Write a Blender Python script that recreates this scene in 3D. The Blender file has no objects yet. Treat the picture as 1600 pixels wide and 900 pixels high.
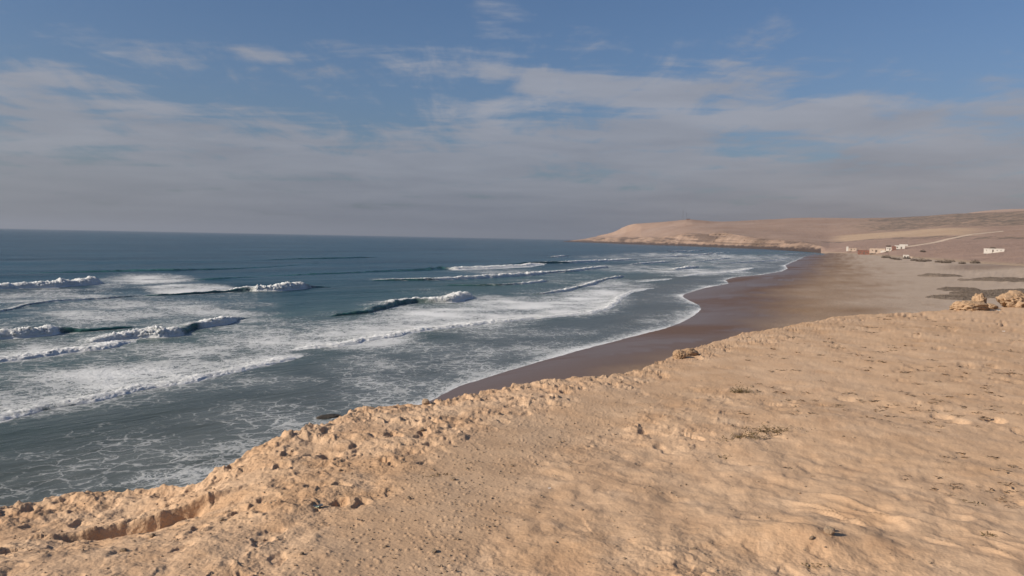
import bpy, bmesh, math, random
import numpy as np
from mathutils import Matrix, Vector

# ------------------------------------------------------------------ camera, sky, sun, exposure
scene = bpy.context.scene
col = scene.collection
CAM_Z = 12.0
cam_data = bpy.data.cameras.new("camera")
cam_data.sensor_width = 36.0
cam_data.lens = 1256.0 / 1600.0 * 36.0
cam_data.clip_start = 0.05
cam_data.clip_end = 90000.0
cam = bpy.data.objects.new("camera", cam_data)
col.objects.link(cam)
cam.matrix_world = (Matrix.Translation((0, 0, CAM_Z)) @ Matrix.Rotation(math.radians(90 - 3.55), 4, 'X')
                    @ Matrix.Rotation(math.radians(1.13), 4, 'Z'))
scene.camera = cam

SUN_AZ = math.radians(-113.0)      # angle from +Y towards +X: the sun stands to the left and behind
SUN_EL = math.radians(29.0)
SUN_STRENGTH = 3.4
SKY_STRENGTH = 0.075
EXPOSURE = 0.74
HAZE_DENSITY = 6.5e-5

sun_dir = Vector((math.sin(SUN_AZ) * math.cos(SUN_EL), math.cos(SUN_AZ) * math.cos(SUN_EL), math.sin(SUN_EL)))
sun_data = bpy.data.lights.new("sun", 'SUN')
sun_data.energy = SUN_STRENGTH
sun_data.angle = math.radians(0.6)
sun_data.color = (1.0, 0.90, 0.77)
sun = bpy.data.objects.new("sun", sun_data)
col.objects.link(sun)
sun.rotation_euler = (-sun_dir).to_track_quat('-Z', 'Y').to_euler()
sun.location = (-40, -10, 60)


class NT:
    """small helper to write node trees"""
    def __init__(self, tree):
        self.t = tree
        tree.nodes.clear()

    def n(self, kind, **kw):
        nd = self.t.nodes.new(kind)
        ins = kw.pop('ins', {})
        for k, v in kw.items():
            setattr(nd, k, v)
        for k, v in ins.items():
            self.s(nd, k, v)
        return nd

    def s(self, nd, k, v):
        sock = nd.inputs[k]
        if isinstance(v, bpy.types.NodeSocket):
            self.t.links.new(v, sock)
        else:
            if sock.type == 'RGBA' and not isinstance(v, (int, float)) and len(v) == 3:
                v = (*v, 1.0)
            sock.default_value = v

    def math(self, op, a, b=0.0, c=0.0, clamp=False):
        nd = self.n('ShaderNodeMath', operation=op, use_clamp=clamp)
        for i, v in enumerate((a, b, c)):
            self.s(nd, i, v)
        return nd.outputs[0]

    def vmath(self, op, a, b=(0, 0, 0), scale=None):
        nd = self.n('ShaderNodeVectorMath', operation=op)
        self.s(nd, 0, a)
        self.s(nd, 1, b)
        if scale is not None:
            self.s(nd, 'Scale', scale)
        return nd.outputs[0]

    def step(self, x, lo, hi, a=0.0, b=1.0):
        nd = self.n('ShaderNodeMapRange', interpolation_type='SMOOTHSTEP')
        for i, v in enumerate((x, lo, hi, a, b)):
            self.s(nd, i, v)
        return nd.outputs[0]

    def lin(self, x, lo, hi, a=0.0, b=1.0):
        nd = self.n('ShaderNodeMapRange')
        for i, v in enumerate((x, lo, hi, a, b)):
            self.s(nd, i, v)
        return nd.outputs[0]

    def mix(self, f, a, b, blend='MIX'):
        nd = self.n('ShaderNodeMix', data_type='RGBA', blend_type=blend)
        self.s(nd, 'Factor', f) if False else self.s(nd, 0, f)
        self.s(nd, 6, a)
        self.s(nd, 7, b)
        return nd.outputs[2]

    def noise(self, vec, scale, detail=4.0, rough=0.55, dist=0.0, dims='3D'):
        nd = self.n('ShaderNodeTexNoise', noise_dimensions=dims)
        self.s(nd, 'Vector', vec)
        self.s(nd, 'Scale', scale)
        self.s(nd, 'Detail', detail)
        self.s(nd, 'Roughness', rough)
        self.s(nd, 'Distortion', dist)
        return nd.outputs['Fac']

    def vor(self, vec, scale, feature='F1', rnd=1.0):
        nd = self.n('ShaderNodeTexVoronoi', feature=feature)
        self.s(nd, 'Vector', vec)
        self.s(nd, 'Scale', scale)
        self.s(nd, 'Randomness', rnd)
        return nd.outputs['Distance']

    def scalev(self, vec, xyz, rot=0.0):
        nd = self.n('ShaderNodeMapping')
        self.s(nd, 'Vector', vec)
        self.s(nd, 'Scale', xyz)
        nd.inputs['Rotation'].default_value = (0, 0, rot)
        return nd.outputs[0]

    def rs(self, vec, xyz, rot=0.0):
        """turn first, then stretch"""
        return self.scalev(self.scalev(vec, (1, 1, 1), rot), xyz)

    def attr(self, name):
        return self.n('ShaderNodeAttribute', attribute_name=name)

    def bump(self, h, strength, dist, normal=None):
        nd = self.n('ShaderNodeBump')
        self.s(nd, 'Height', h)
        self.s(nd, 'Strength', strength)
        self.s(nd, 'Distance', dist)
        if normal is not None:
            self.s(nd, 'Normal', normal)
        return nd.outputs[0]


def build_world():
    w = bpy.data.worlds.new("World")
    scene.world = w
    w.use_nodes = True
    g = NT(w.node_tree)
    sky = g.n('ShaderNodeTexSky', sky_type='NISHITA', sun_disc=False)
    sky.sun_elevation = SUN_EL
    sky.sun_rotation = SUN_AZ
    sky.altitude = 10.0
    sky.air_density = 1.0
    sky.dust_density = 1.5
    sky.ozone_density = 2.0
    d = g.n('ShaderNodeTexCoord').outputs['Generated']
    sep = g.n('ShaderNodeSeparateXYZ')
    g.s(sep, 0, d)
    x, y, z = sep.outputs
    zc = g.math('MAXIMUM', z, 0.0)
    # cloud layer coordinates: the direction carried up to a flat layer
    den = g.math('ADD', zc, 0.07)
    u = g.math('DIVIDE', x, den)
    v = g.math('DIVIDE', y, den)
    uv = g.n('ShaderNodeCombineXYZ', ins={0: u, 1: v, 2: 0.0}).outputs[0]
    n1 = g.noise(g.scalev(uv, (0.75, 1.05, 1), 0.25), 1.0, 10.0, 0.58, 0.5)
    n2 = g.noise(g.scalev(uv, (2.6, 0.75, 1), 1.05), 1.0, 9.0, 0.64, 0.8)       # fibrous wisps
    n3 = g.noise(g.scalev(uv, (1.7, 3.4, 1), -0.2), 1.0, 9.0, 0.60, 0.6)
    nn = g.math('ADD', g.math('ADD', g.math('MULTIPLY', n1, 0.50), g.math('MULTIPLY', n2, 0.30)), g.math('MULTIPLY', n3, 0.20))
    nn = g.lin(nn, 0.35, 0.65, 0.10, 0.90)
    # azimuth and elevation in degrees, used for where the cloud bank stands
    az = g.math('MULTIPLY', g.math('ARCTAN2', x, y), 57.2958)
    el = g.math('MULTIPLY', g.math('ARCSINE', z), 57.2958)

    def blob(a0, e0, ra, re, wgt):
        a = g.math('DIVIDE', g.math('SUBTRACT', az, a0), ra)
        e = g.math('DIVIDE', g.math('SUBTRACT', el, e0), re)
        r2 = g.math('ADD', g.math('MULTIPLY', a, a), g.math('MULTIPLY', e, e))
        return g.math('MULTIPLY', g.math('EXPONENT', g.math('MULTIPLY', r2, -1.0)), wgt)
    bank = g.lin(el, 2.0, 14.5, 0.40, -0.24)
    for b in SKY_BLOBS:
        bank = g.math('ADD', bank, blob(*b))
    cov = g.math('ADD', nn, bank)
    cloud = g.step(cov, 0.46, 0.80)
    cloud = g.math('MULTIPLY', cloud, 0.86)
    shade = g.noise(g.scalev(uv, (0.8, 0.9, 1), 0.4), 1.0, 7.0, 0.55, 0.3)
    ccol = g.mix(g.lin(shade, 0.3, 0.7, 0, 1), CLOUD_DARK, CLOUD_LIGHT)
    base = g.mix(1.0, sky.outputs[0], SKY_TINT, 'MULTIPLY')
    c1 = g.mix(cloud, base, ccol)
    # dusty air low over the horizon, warmer over the land to the right
    hz = g.math('EXPONENT', g.math('MULTIPLY', g.math('MAXIMUM', el, 0.0), -1 / 5.0))
    hz = g.math('MULTIPLY', hz, 0.94)
    hcol = g.mix(g.step(az, -34.0, -6.0), HAZE_LEFT, HAZE_MID)
    hcol = g.mix(g.step(az, -2.0, 30.0), hcol, HAZE_RIGHT)
    c2 = g.mix(hz, c1, hcol)
    bg = g.n('ShaderNodeBackground')
    g.s(bg, 0, c2)
    g.s(bg, 1, SKY_STRENGTH)
    o = g.n('ShaderNodeOutputWorld')
    g.t.links.new(bg.outputs[0], o.inputs[0])


SKY_BLOBS = [(-31, 8.2, 9, 2.2, .16), (-20, 6.6, 8, 1.6, .10), (-2, 11.3, 9, 2.4, .17), (-4, 7.0, 10, 2.2, .10),
             (10, 9.0, 10, 3.0, .15), (24, 9.2, 10, 3.0, .17), (8, 13.5, 5, 1.6, .16), (17, 13.8, 6, 1.4, .12),
             (-17, 9.3, 6, 2.2, -.18), (-10.5, 7.9, 4, 1.2, -.16), (5.5, 8.0, 3.0, .7, -.12), (21.5, 10.8, 3.6, 1.2, -.16), (17, 8.3, 4.5, 1.0, .10),
             (-13, 12.9, 2.5, .5, .16), (-30, 12.5, 4.5, .5, .12), (33, 15, 5, 2.5, .16), (-1.5, 15.4, 2.5, 1.6, .12)]
CLOUD_DARK = (2.2, 2.36, 2.80)
CLOUD_LIGHT = (3.35, 3.5, 3.95)
SKY_TINT = (0.46, 0.575, 0.715)
HAZE_LEFT = (1.48, 1.54, 1.66)
HAZE_MID = (1.08, 1.22, 1.55)
HAZE_RIGHT = (1.82, 1.54, 1.42)
build_world()

scene.view_settings.view_transform = 'Standard'
scene.view_settings.look = 'None'
scene.view_settings.gamma = 1.0
scene.view_settings.use_curve_mapping = False
scene.view_settings.exposure = EXPOSURE
scene.render.engine = 'CYCLES'
cy = scene.cycles
cy.use_denoising = True
cy.max_bounces = 6
cy.diffuse_bounces = 3
cy.glossy_bounces = 3
cy.transmission_bounces = 2
cy.volume_bounces = 1
cy.use_adaptive_sampling = True
cy.adaptive_threshold = 0.01

# ------------------------------------------------------------------ measured places (metres; camera stands over the origin, sea level is z = 0)
WAVES = [
('long white roller breaking far out at the left edge of the sea', 'b', 5, [(-104.39, 146.91, 1.6, 1, 1), (-99.44, 155.72, 1.5, 1, 1), (-95.69, 159.85, 1.7, 1, 1), (-91.74, 164.2, 1.9, 1, 1), (-90.81, 171.12, 2.0, 1, 1), (-92.47, 180.23, 1.8, 1, 1), (-93.62, 185.07, 0.8, 0.5, 0.6)]),
('long dark unbroken swell rising behind the far left roller', 's', 0, [(-136.29, 198.64, 0.9, 0, 0), (-130.75, 215.67, 1.2, 0, 0), (-123.31, 227.34, 1.6, 0, 0), (-114.75, 235.83, 1.9, 0, 0), (-102.23, 241.81, 1.7, 0, 0), (-93.71, 261.02, 1.1, 0, 0), (-86.99, 294.63, 0.7, 0, 0), (-80.62, 336.64, 0.3, 0, 0)]),
('dark swell turning to a thin white breaker in mid distance', 's', 6, [(-83.78, 210.03, 0.4, 0, 0), (-72.03, 225.71, 1.1, 0, 0), (-62.61, 237.78, 1.5, 0.0, 0.3), (-55.77, 249.56, 1.2, 0, 0), (-47.11, 268.17, 1.2, 0, 0), (-36.71, 287.0, 1.4, 0, 0), (-26.81, 304.32, 1.6, 0.0, 0.1), (-21.44, 303.92, 1.5, 0.9, 0.9), (-10.23, 316.34, 1.5, 1, 1), (5.28, 342.87, 1.5, 1, 1), (14.21, 377.68, 1.6, 1, 1), (19.52, 400.52, 0.7, 0.2, 0.4)]),
('short bright breaker with dark face left of the green trough', 'b', 15, [(-69.49, 145.09, 0.3, 0, 0.7), (-64.94, 147.93, 0.5, 0.25, 0.8), (-60.34, 154.31, 0.8, 0.2, 0.95), (-56.19, 160.05, 1.0, 0.2, 1), (-53.5, 162.75, 1.5, 0.3, 1), (-51.79, 162.28, 1.6, 1, 1), (-47.53, 165.48, 1.8, 1, 1), (-45.11, 171.33, 2.2, 1, 1), (-44.73, 174.67, 1.8, 0.8, 0.9), (-43.68, 179.51, 1.0, 0, 0), (-40.45, 187.8, 0.5, 0, 0)]),
('second white line of surf running right toward the headland', 'b', 9, [(-40.87, 213.39, 0.3, 0, 0), (-35.26, 215.5, 0.7, 0, 0.8), (-26.41, 220.52, 1.0, 0.1, 1), (-19.75, 224.77, 1.1, 0.7, 1), (-7.73, 240.52, 1.3, 1, 1), (6.21, 263.15, 1.4, 1, 1), (14.03, 286.34, 0.9, 0.6, 1), (23.94, 302.14, 0.9, 0.8, 1), (39.39, 342.6, 0.9, 1, 1), (43.29, 352.18, 0.3, 0.2, 0.4)]),
('green faced breaker with curling white right end', 'b', 9, [(-27.48, 114.9, 0.4, 0, 0), (-24.92, 120.26, 0.8, 0, 0), (-22.4, 124.97, 1.3, 0, 0), (-20.54, 132.26, 1.6, 0, 0.3), (-19.68, 138.8, 1.7, 0.1, 0.8), (-17.31, 144.91, 1.6, 0.25, 1), (-13.41, 146.6, 1.6, 0.4, 1), (-11.11, 147.17, 1.7, 0.9, 1), (-9.33, 150.62, 1.9, 1, 1), (-8.54, 158.09, 1.9, 1, 1), (-7.98, 167.18, 0.9, 0.5, 0.6)]),
('small foam crest between the two mid surf lines', 'b', 4, [(-18.67, 195.02, 0.3, 0, 0.2), (-11.04, 197.55, 0.5, 0.1, 0.5), (-3.22, 201.49, 0.6, 0.3, 0.7), (3.32, 209.32, 0.7, 0.9, 0.9), (8.82, 221.96, 0.8, 1, 1), (10.93, 229.41, 0.3, 0.2, 0.2)]),
('faint far roller line ending below the headland tip', 'b', 6, [(-0.21, 368.93, 0.3, 0, 0), (15.2, 387.78, 1.2, 0, 0.2), (26.82, 400.03, 1.2, 0.3, 0.9), (32.28, 408.66, 1.0, 0.9, 1), (48.97, 442.07, 1.0, 1, 1), (73.1, 498.91, 1.0, 1, 1), (82.58, 521.25, 0.3, 0.3, 0.3)]),
('broken row of foam lumps above the wide foam sheet', 'b', 5, [(2.75, 170.17, 0.3, 0.2, 0.4), (8.53, 177.81, 0.6, 0.7, 0.8), (13.51, 188.04, 0.9, 1, 1), (17.08, 204.13, 0.6, 0.6, 0.8), (21.31, 214.0, 0.9, 1, 1), (27.59, 239.17, 0.6, 0.5, 0.7), (33.18, 252.82, 0.9, 0.9, 0.9), (38.53, 272.29, 0.5, 0.5, 0.5)]),
('wide curved foam front sweeping across the middle shallows', 'f', 26, [(-23.81, 79.61, 0.2, 0.6, 0.6), (-21.86, 83.12, 0.45, 1, 0.9), (-19.17, 86.0, 0.6, 1, 1), (-14.88, 93.61, 0.7, 1, 1), (-9.82, 103.4, 0.7, 1, 1), (-3.47, 111.58, 0.7, 1, 1), (2.96, 119.51, 0.6, 1, 1), (8.05, 124.47, 0.55, 1, 1), (13.1, 130.31, 0.55, 1, 1), (17.51, 140.85, 0.6, 1, 1), (20.16, 152.61, 0.6, 1, 1), (23.13, 168.26, 0.5, 1, 0.9), (27.05, 183.16, 0.4, 1, 0.9), (33.65, 199.02, 0.3, 1, 0.8), (38.19, 208.28, 0.1, 0.5, 0.3)]),
('long low foam front nearest the cliff at lower left', 'f', 16, [(-32.16, 45.49, 0.6, 1, 0.9), (-31.51, 49.08, 0.7, 1, 0.9), (-31.03, 50.92, 0.75, 0.9, 0.9), (-30.95, 53.26, 0.8, 0.25, 0.8), (-30.47, 54.34, 0.8, 0.3, 0.8), (-29.76, 55.05, 0.75, 0.9, 0.9), (-29.04, 56.67, 0.7, 1, 0.9), (-27.81, 59.94, 0.65, 1, 0.9), (-25.45, 63.71, 0.6, 1, 0.9), (-23.49, 70.06, 0.55, 1, 0.9), (-21.5, 74.91, 0.55, 1, 1), (-20.71, 78.29, 0.45, 1, 1), (-20.53, 80.51, 0.15, 0.8, 0.6)]),
('thick foam roller front at left behind the nearest foam line', 'f', 12, [(-46.41, 65.83, 0.8, 1, 1), (-45.73, 71.41, 0.9, 1, 1), (-44.13, 73.54, 0.9, 1, 1), (-42.8, 77.0, 0.9, 1, 1), (-40.98, 79.47, 0.8, 1, 1), (-40.41, 82.88, 0.9, 1, 1), (-40.31, 84.92, 0.9, 1, 1), (-40.97, 87.5, 0.4, 0.7, 0.8)]),
('tumbling white breaker with dark pocket at left centre', 'b', 8, [(-44.72, 82.24, 0.5, 0.8, 0.8), (-43.58, 86.55, 1.0, 1, 1), (-41.76, 89.35, 1.3, 1, 1), (-39.2, 90.04, 1.6, 1, 1), (-38.2, 91.99, 1.5, 1, 1), (-38.46, 94.43, 1.2, 0.1, 0.5), (-38.36, 98.45, 1.2, 0.1, 0.7), (-38.38, 100.57, 1.3, 0.9, 1), (-37.66, 103.69, 1.3, 1, 1), (-37.4, 107.72, 1.0, 0.9, 1), (-37.12, 112.09, 0.6, 0.6, 0.8), (-36.68, 114.93, 0.2, 0.1, 0.2)]),
('cauliflower foam lump with a dark wave shoulder at the far left', 'b', 5, [(-56.42, 81.99, 1.2, 1, 1), (-54.63, 85.38, 1.3, 1, 1), (-52.73, 86.77, 1.5, 1, 1), (-51.71, 89.21, 1.5, 1, 1), (-52.41, 92.74, 1.5, 0.8, 0.9), (-51.66, 92.86, 1.1, 0.05, 0.3), (-49.51, 93.86, 0.9, 0, 0.3), (-47.54, 97.54, 0.7, 0, 0.3), (-46.85, 102.01, 0.5, 0, 0.1)]),
('thin foam crest line crossing the foamy water at left', 'b', 6, [(-73.31, 106.66, 0.5, 0.3, 0.5), (-73.52, 115.03, 0.4, 0.55, 0.7), (-74.64, 124.6, 0.4, 0.55, 0.7), (-73.58, 129.78, 0.45, 0.8, 0.8), (-71.78, 134.19, 0.45, 0.8, 0.8), (-69.37, 139.03, 0.4, 0.6, 0.7), (-67.94, 145.5, 0.3, 0.4, 0.5), (-66.12, 149.26, 0.2, 0.1, 0.2)]),
('dark swell shoulder below the far left foam patch', 's', 0, [(-81.03, 195.3, 0.3, 0, 0), (-78.66, 199.16, 1.0, 0, 0.1), (-74.77, 203.73, 1.1, 0, 0), (-70.45, 215.37, 0.7, 0, 0), (-66.23, 224.34, 0.2, 0, 0)]),
('far dark swell with no foam near the middle horizon', 's', 0, [(-112.54, 352.62, 0.4, 0, 0), (-100.86, 382.9, 1.1, 0, 0), (-84.63, 407.55, 1.0, 0, 0), (-71.31, 445.91, 0.3, 0, 0)]),
('tiny white breaker on the open water before the headland', 'b', 3, [(22.53, 523.78, 0.3, 0, 0.1), (28.19, 528.48, 0.9, 0.9, 0.9), (35.66, 553.21, 0.8, 0.9, 0.9), (40.91, 577.72, 0.2, 0.1, 0.1)]),
('far white streak of surf under the headland masts', 'b', 8, [(88.68, 559.93, 0.4, 0.5, 0.7), (114.05, 599.73, 0.8, 0.9, 1), (149.67, 674.45, 0.8, 0.8, 1), (207.14, 829.72, 0.7, 0.9, 1), (267.55, 992.93, 0.4, 0.8, 0.8)]),
('short bright foam dash off the headland cliffs', 'b', 5, [(166.98, 878.99, 0.4, 0.4, 0.5), (188.94, 925.01, 0.9, 1, 1), (209.16, 971.15, 0.9, 1, 1), (258.2, 1108.99, 0.6, 0.9, 0.9), (282.75, 1170.58, 0.2, 0.2, 0.2)]),
('foam streak just right of the far roller line', 'b', 6, [(59.42, 405.11, 0.4, 0.5, 0.6), (68.42, 420.88, 0.8, 0.9, 1), (86.62, 455.04, 0.9, 1, 1), (93.61, 472.09, 0.3, 0.3, 0.3)]),
('pale surf streak in the far bay', 'b', 7, [(90.15, 445.58, 0.4, 0.5, 0.6), (101.41, 464.72, 0.7, 0.8, 0.9), (119.83, 503.38, 0.6, 0.7, 0.9), (155.53, 585.17, 0.6, 0.9, 0.9), (167.96, 613.65, 0.2, 0.2, 0.2)]),
('lumpy white breaker in the far bay before the wet sand', 'b', 6, [(53.29, 335.61, 0.3, 0.3, 0.4), (65.13, 341.62, 0.5, 0.6, 0.7), (71.2, 344.7, 1.0, 1, 1), (81.77, 365.02, 1.2, 1, 1), (89.77, 385.73, 0.5, 0.6, 0.7)]),
('broad flat foam front in the far bay shallows', 'f', 14, [(55.94, 270.42, 0.25, 0.7, 0.6), (67.98, 294.73, 0.5, 1, 0.9), (83.54, 318.34, 0.5, 1, 1), (97.49, 340.59, 0.5, 1, 1), (110.69, 372.37, 0.4, 1, 1), (119.4, 393.33, 0.1, 0.4, 0.4)]),
('thin surf line close under the rocky point', 'b', 6, [(106.79, 433.85, 0.3, 0.5, 0.5), (131.08, 471.69, 0.5, 0.8, 0.8), (160.01, 516.75, 0.6, 0.9, 0.9), (203.54, 603.3, 0.5, 0.9, 0.9), (227.0, 649.95, 0.2, 0.3, 0.3)]),
('farthest surf line touching the end of the beach', 'b', 6, [(222.94, 739.61, 0.3, 0.5, 0.5), (251.87, 793.81, 0.6, 0.8, 0.8), (290.41, 861.4, 0.6, 0.9, 0.9), (364.8, 1010.76, 0.5, 0.9, 0.9), (395.22, 1064.62, 0.2, 0.3, 0.3)]),
('short foam bar above the curved swash tongue', 'f', 5, [(35.01, 231.4, 0.2, 0.4, 0.4), (39.85, 238.35, 0.4, 1, 0.8), (47.49, 248.56, 0.4, 1, 0.8), (52.88, 260.59, 0.2, 0.6, 0.5)])]
SHORE = [(-13.54, 33.82), (-11.69, 45.93), (-9.66, 50.79), (-5.98, 57.79), (-5.17, 60.25), (-4.35, 63.74), (-2.05, 68.44), (1.98, 76.33), (7.01, 85.75), (11.33, 93.26), (16.48, 102.21), (21.3, 110.36), (25.25, 118.69), (29.8, 130.49), (33.94, 143.25), (35.59, 151.87), (36.09, 161.26), (36.8, 171.91), (38.25, 180.08), (42.09, 189.72), (51.7, 212.64), (63.62, 234.86), (68.54, 258.53), (77.81, 279.33), (94.17, 303.48), (116.2, 346.25), (135.02, 393.19), (145.97, 431.22), (171.99, 497.78), (204.15, 577.77), (276.1, 759.64), (351.15, 937.7), (418.05, 1088.83)]
WETLINE = [(-8.28, 43.63), (0.16, 54.34), (11.64, 71.6), (27.29, 96.97), (33.46, 108.29), (39.68, 122.28), (47.89, 149.76), (54.87, 172.68), (65.1, 196.66), (80.25, 228.89), (106.48, 289.59), (144.2, 381.85), (214.03, 557.98), (313.76, 806.84), (409.96, 1041.85)]
FOAM_ZONES = [(-90.33, 200.39, 23.19, 10.29, 1.994, 0.85), (-67.35, 168.81, 14.23, 8.87, 1.95, 0.9), (-87.12, 173.3, 13.37, 5.02, 2.036, 0.55), (-83.75, 141.76, 18.46, 12.27, 2.103, 0.65), (-55.38, 121.68, 19.18, 15.51, 1.997, 0.72), (-59.39, 100.43, 9.36, 6.68, 2.103, 0.55), (-42.0, 111.94, 17.54, 9.3, 1.929, 0.6), (-29.23, 91.6, 10.52, 6.36, 1.88, 0.65), (-42.38, 77.94, 6.48, 11.93, 2.067, 0.72), (-32.01, 64.53, 8.67, 8.41, 2.03, 0.78), (-33.39, 56.32, 6.19, 3.87, 2.103, 0.7), (-28.82, 76.79, 8.4, 7.12, 1.929, 0.7), (-18.49, 96.8, 12.6, 6.82, 1.76, 0.7999999999999999), (-9.8, 123.6, 19.97, 11.82, 1.651, 0.88), (4.72, 145.78, 19.52, 13.29, 1.54, 0.9), (17.76, 170.83, 26.72, 7.16, 1.469, 0.9), (-4.88, 154.13, 15.7, 7.57, 1.604, 0.7), (27.91, 219.01, 25.39, 9.65, 1.446, 0.7), (-8.06, 63.91, 6.07, 5.61, 1.698, 0.64), (-11.12, 58.42, 5.14, 5.11, 1.76, 0.57), (-2.23, 74.12, 6.62, 5.38, 1.604, 0.58), (5.08, 88.24, 8.31, 6.49, 1.516, 0.56), (-6.62, 84.22, 8.53, 8.12, 1.651, 0.5), (1.76, 102.76, 9.82, 10.11, 1.556, 0.5), (-11.89, 74.96, 7.6, 6.55, 1.73, 0.48), (-15.61, 52.9, 5.88, 6.25, 1.858, 0.52), (-18.32, 45.81, 4.59, 5.77, 1.95, 0.5), (-22.28, 41.45, 3.97, 4.54, 2.061, 0.45999999999999996), (-21.54, 36.2, 3.64, 3.12, 2.103, 0.52), (-20.34, 63.72, 4.59, 5.5, 1.88, 0.45999999999999996), (-15.56, 38.9, 2.23, 3.7, 1.95, 0.54), (-13.17, 50.15, 4.39, 2.38, 1.828, 0.6), (55.53, 349.78, 48.4, 27.82, 1.414, 0.6), (73.63, 330.85, 43.9, 23.18, 1.353, 0.76), (159.65, 671.25, 172.53, 69.38, 1.338, 0.6799999999999999), (198.44, 658.15, 168.92, 51.32, 1.279, 0.62), (88.33, 557.72, 100.99, 45.69, 1.414, 0.5), (115.05, 439.04, 76.98, 28.97, 1.315, 0.6), (-4.65, 284.62, 21.41, 20.37, 1.588, 0.55), (20.82, 262.29, 22.76, 14.22, 1.493, 0.4), (29.62, 134.44, 9.84, 2.87, 1.357, 0.6), (21.72, 117.57, 7.49, 3.97, 1.391, 0.5), (35.51, 155.82, 13.19, 1.89, 1.349, 0.6), (-83.13, 133.47, 11.15, 5.74, 2.127, 0.6), (12.68, 227.92, 17.2, 14.03, 1.516, 0.44999999999999996), (-15.24, 173.82, 12.07, 9.97, 1.659, 0.35), (-43.71, 130.44, 11.9, 5.98, 1.894, 0.44999999999999996), (-74.32, 143.22, 36.59, 27.0, 2.049, 0.45999999999999996), (-43.31, 98.6, 21.86, 19.22, 1.984, 0.52), (-33.49, 64.39, 13.71, 12.64, 2.049, 0.56), (-25.58, 84.39, 10.85, 5.87, 1.865, 0.55)]
EDGE = [(-32.79, 7.99), (-31.45, 8.06), (-30.06, 8.12), (-27.56, 8.08), (-25.32, 8.04), (-21.81, 7.63), (-19.78, 7.74), (-17.7, 8.06), (-15.58, 8.27), (-13.2, 8.63), (-12.1, 8.98), (-10.77, 9.29), (-8.53, 9.51), (-5.81, 9.68), (-4.44, 9.88), (-2.16, 10.38), (0.14, 10.84), (2.43, 11.3), (4.72, 11.54), (6.99, 11.81), (9.23, 12.59), (10.99, 13.82), (11.85, 14.87), (13.58, 16.19), (16.97, 18.78), (19.43, 20.72), (21.81, 23.68), (23.75, 25.36), (26.37, 27.01), (28.88, 28.71), (30.93, 30.76), (32.57, 33.05), (35.69, 38.1)]
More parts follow.
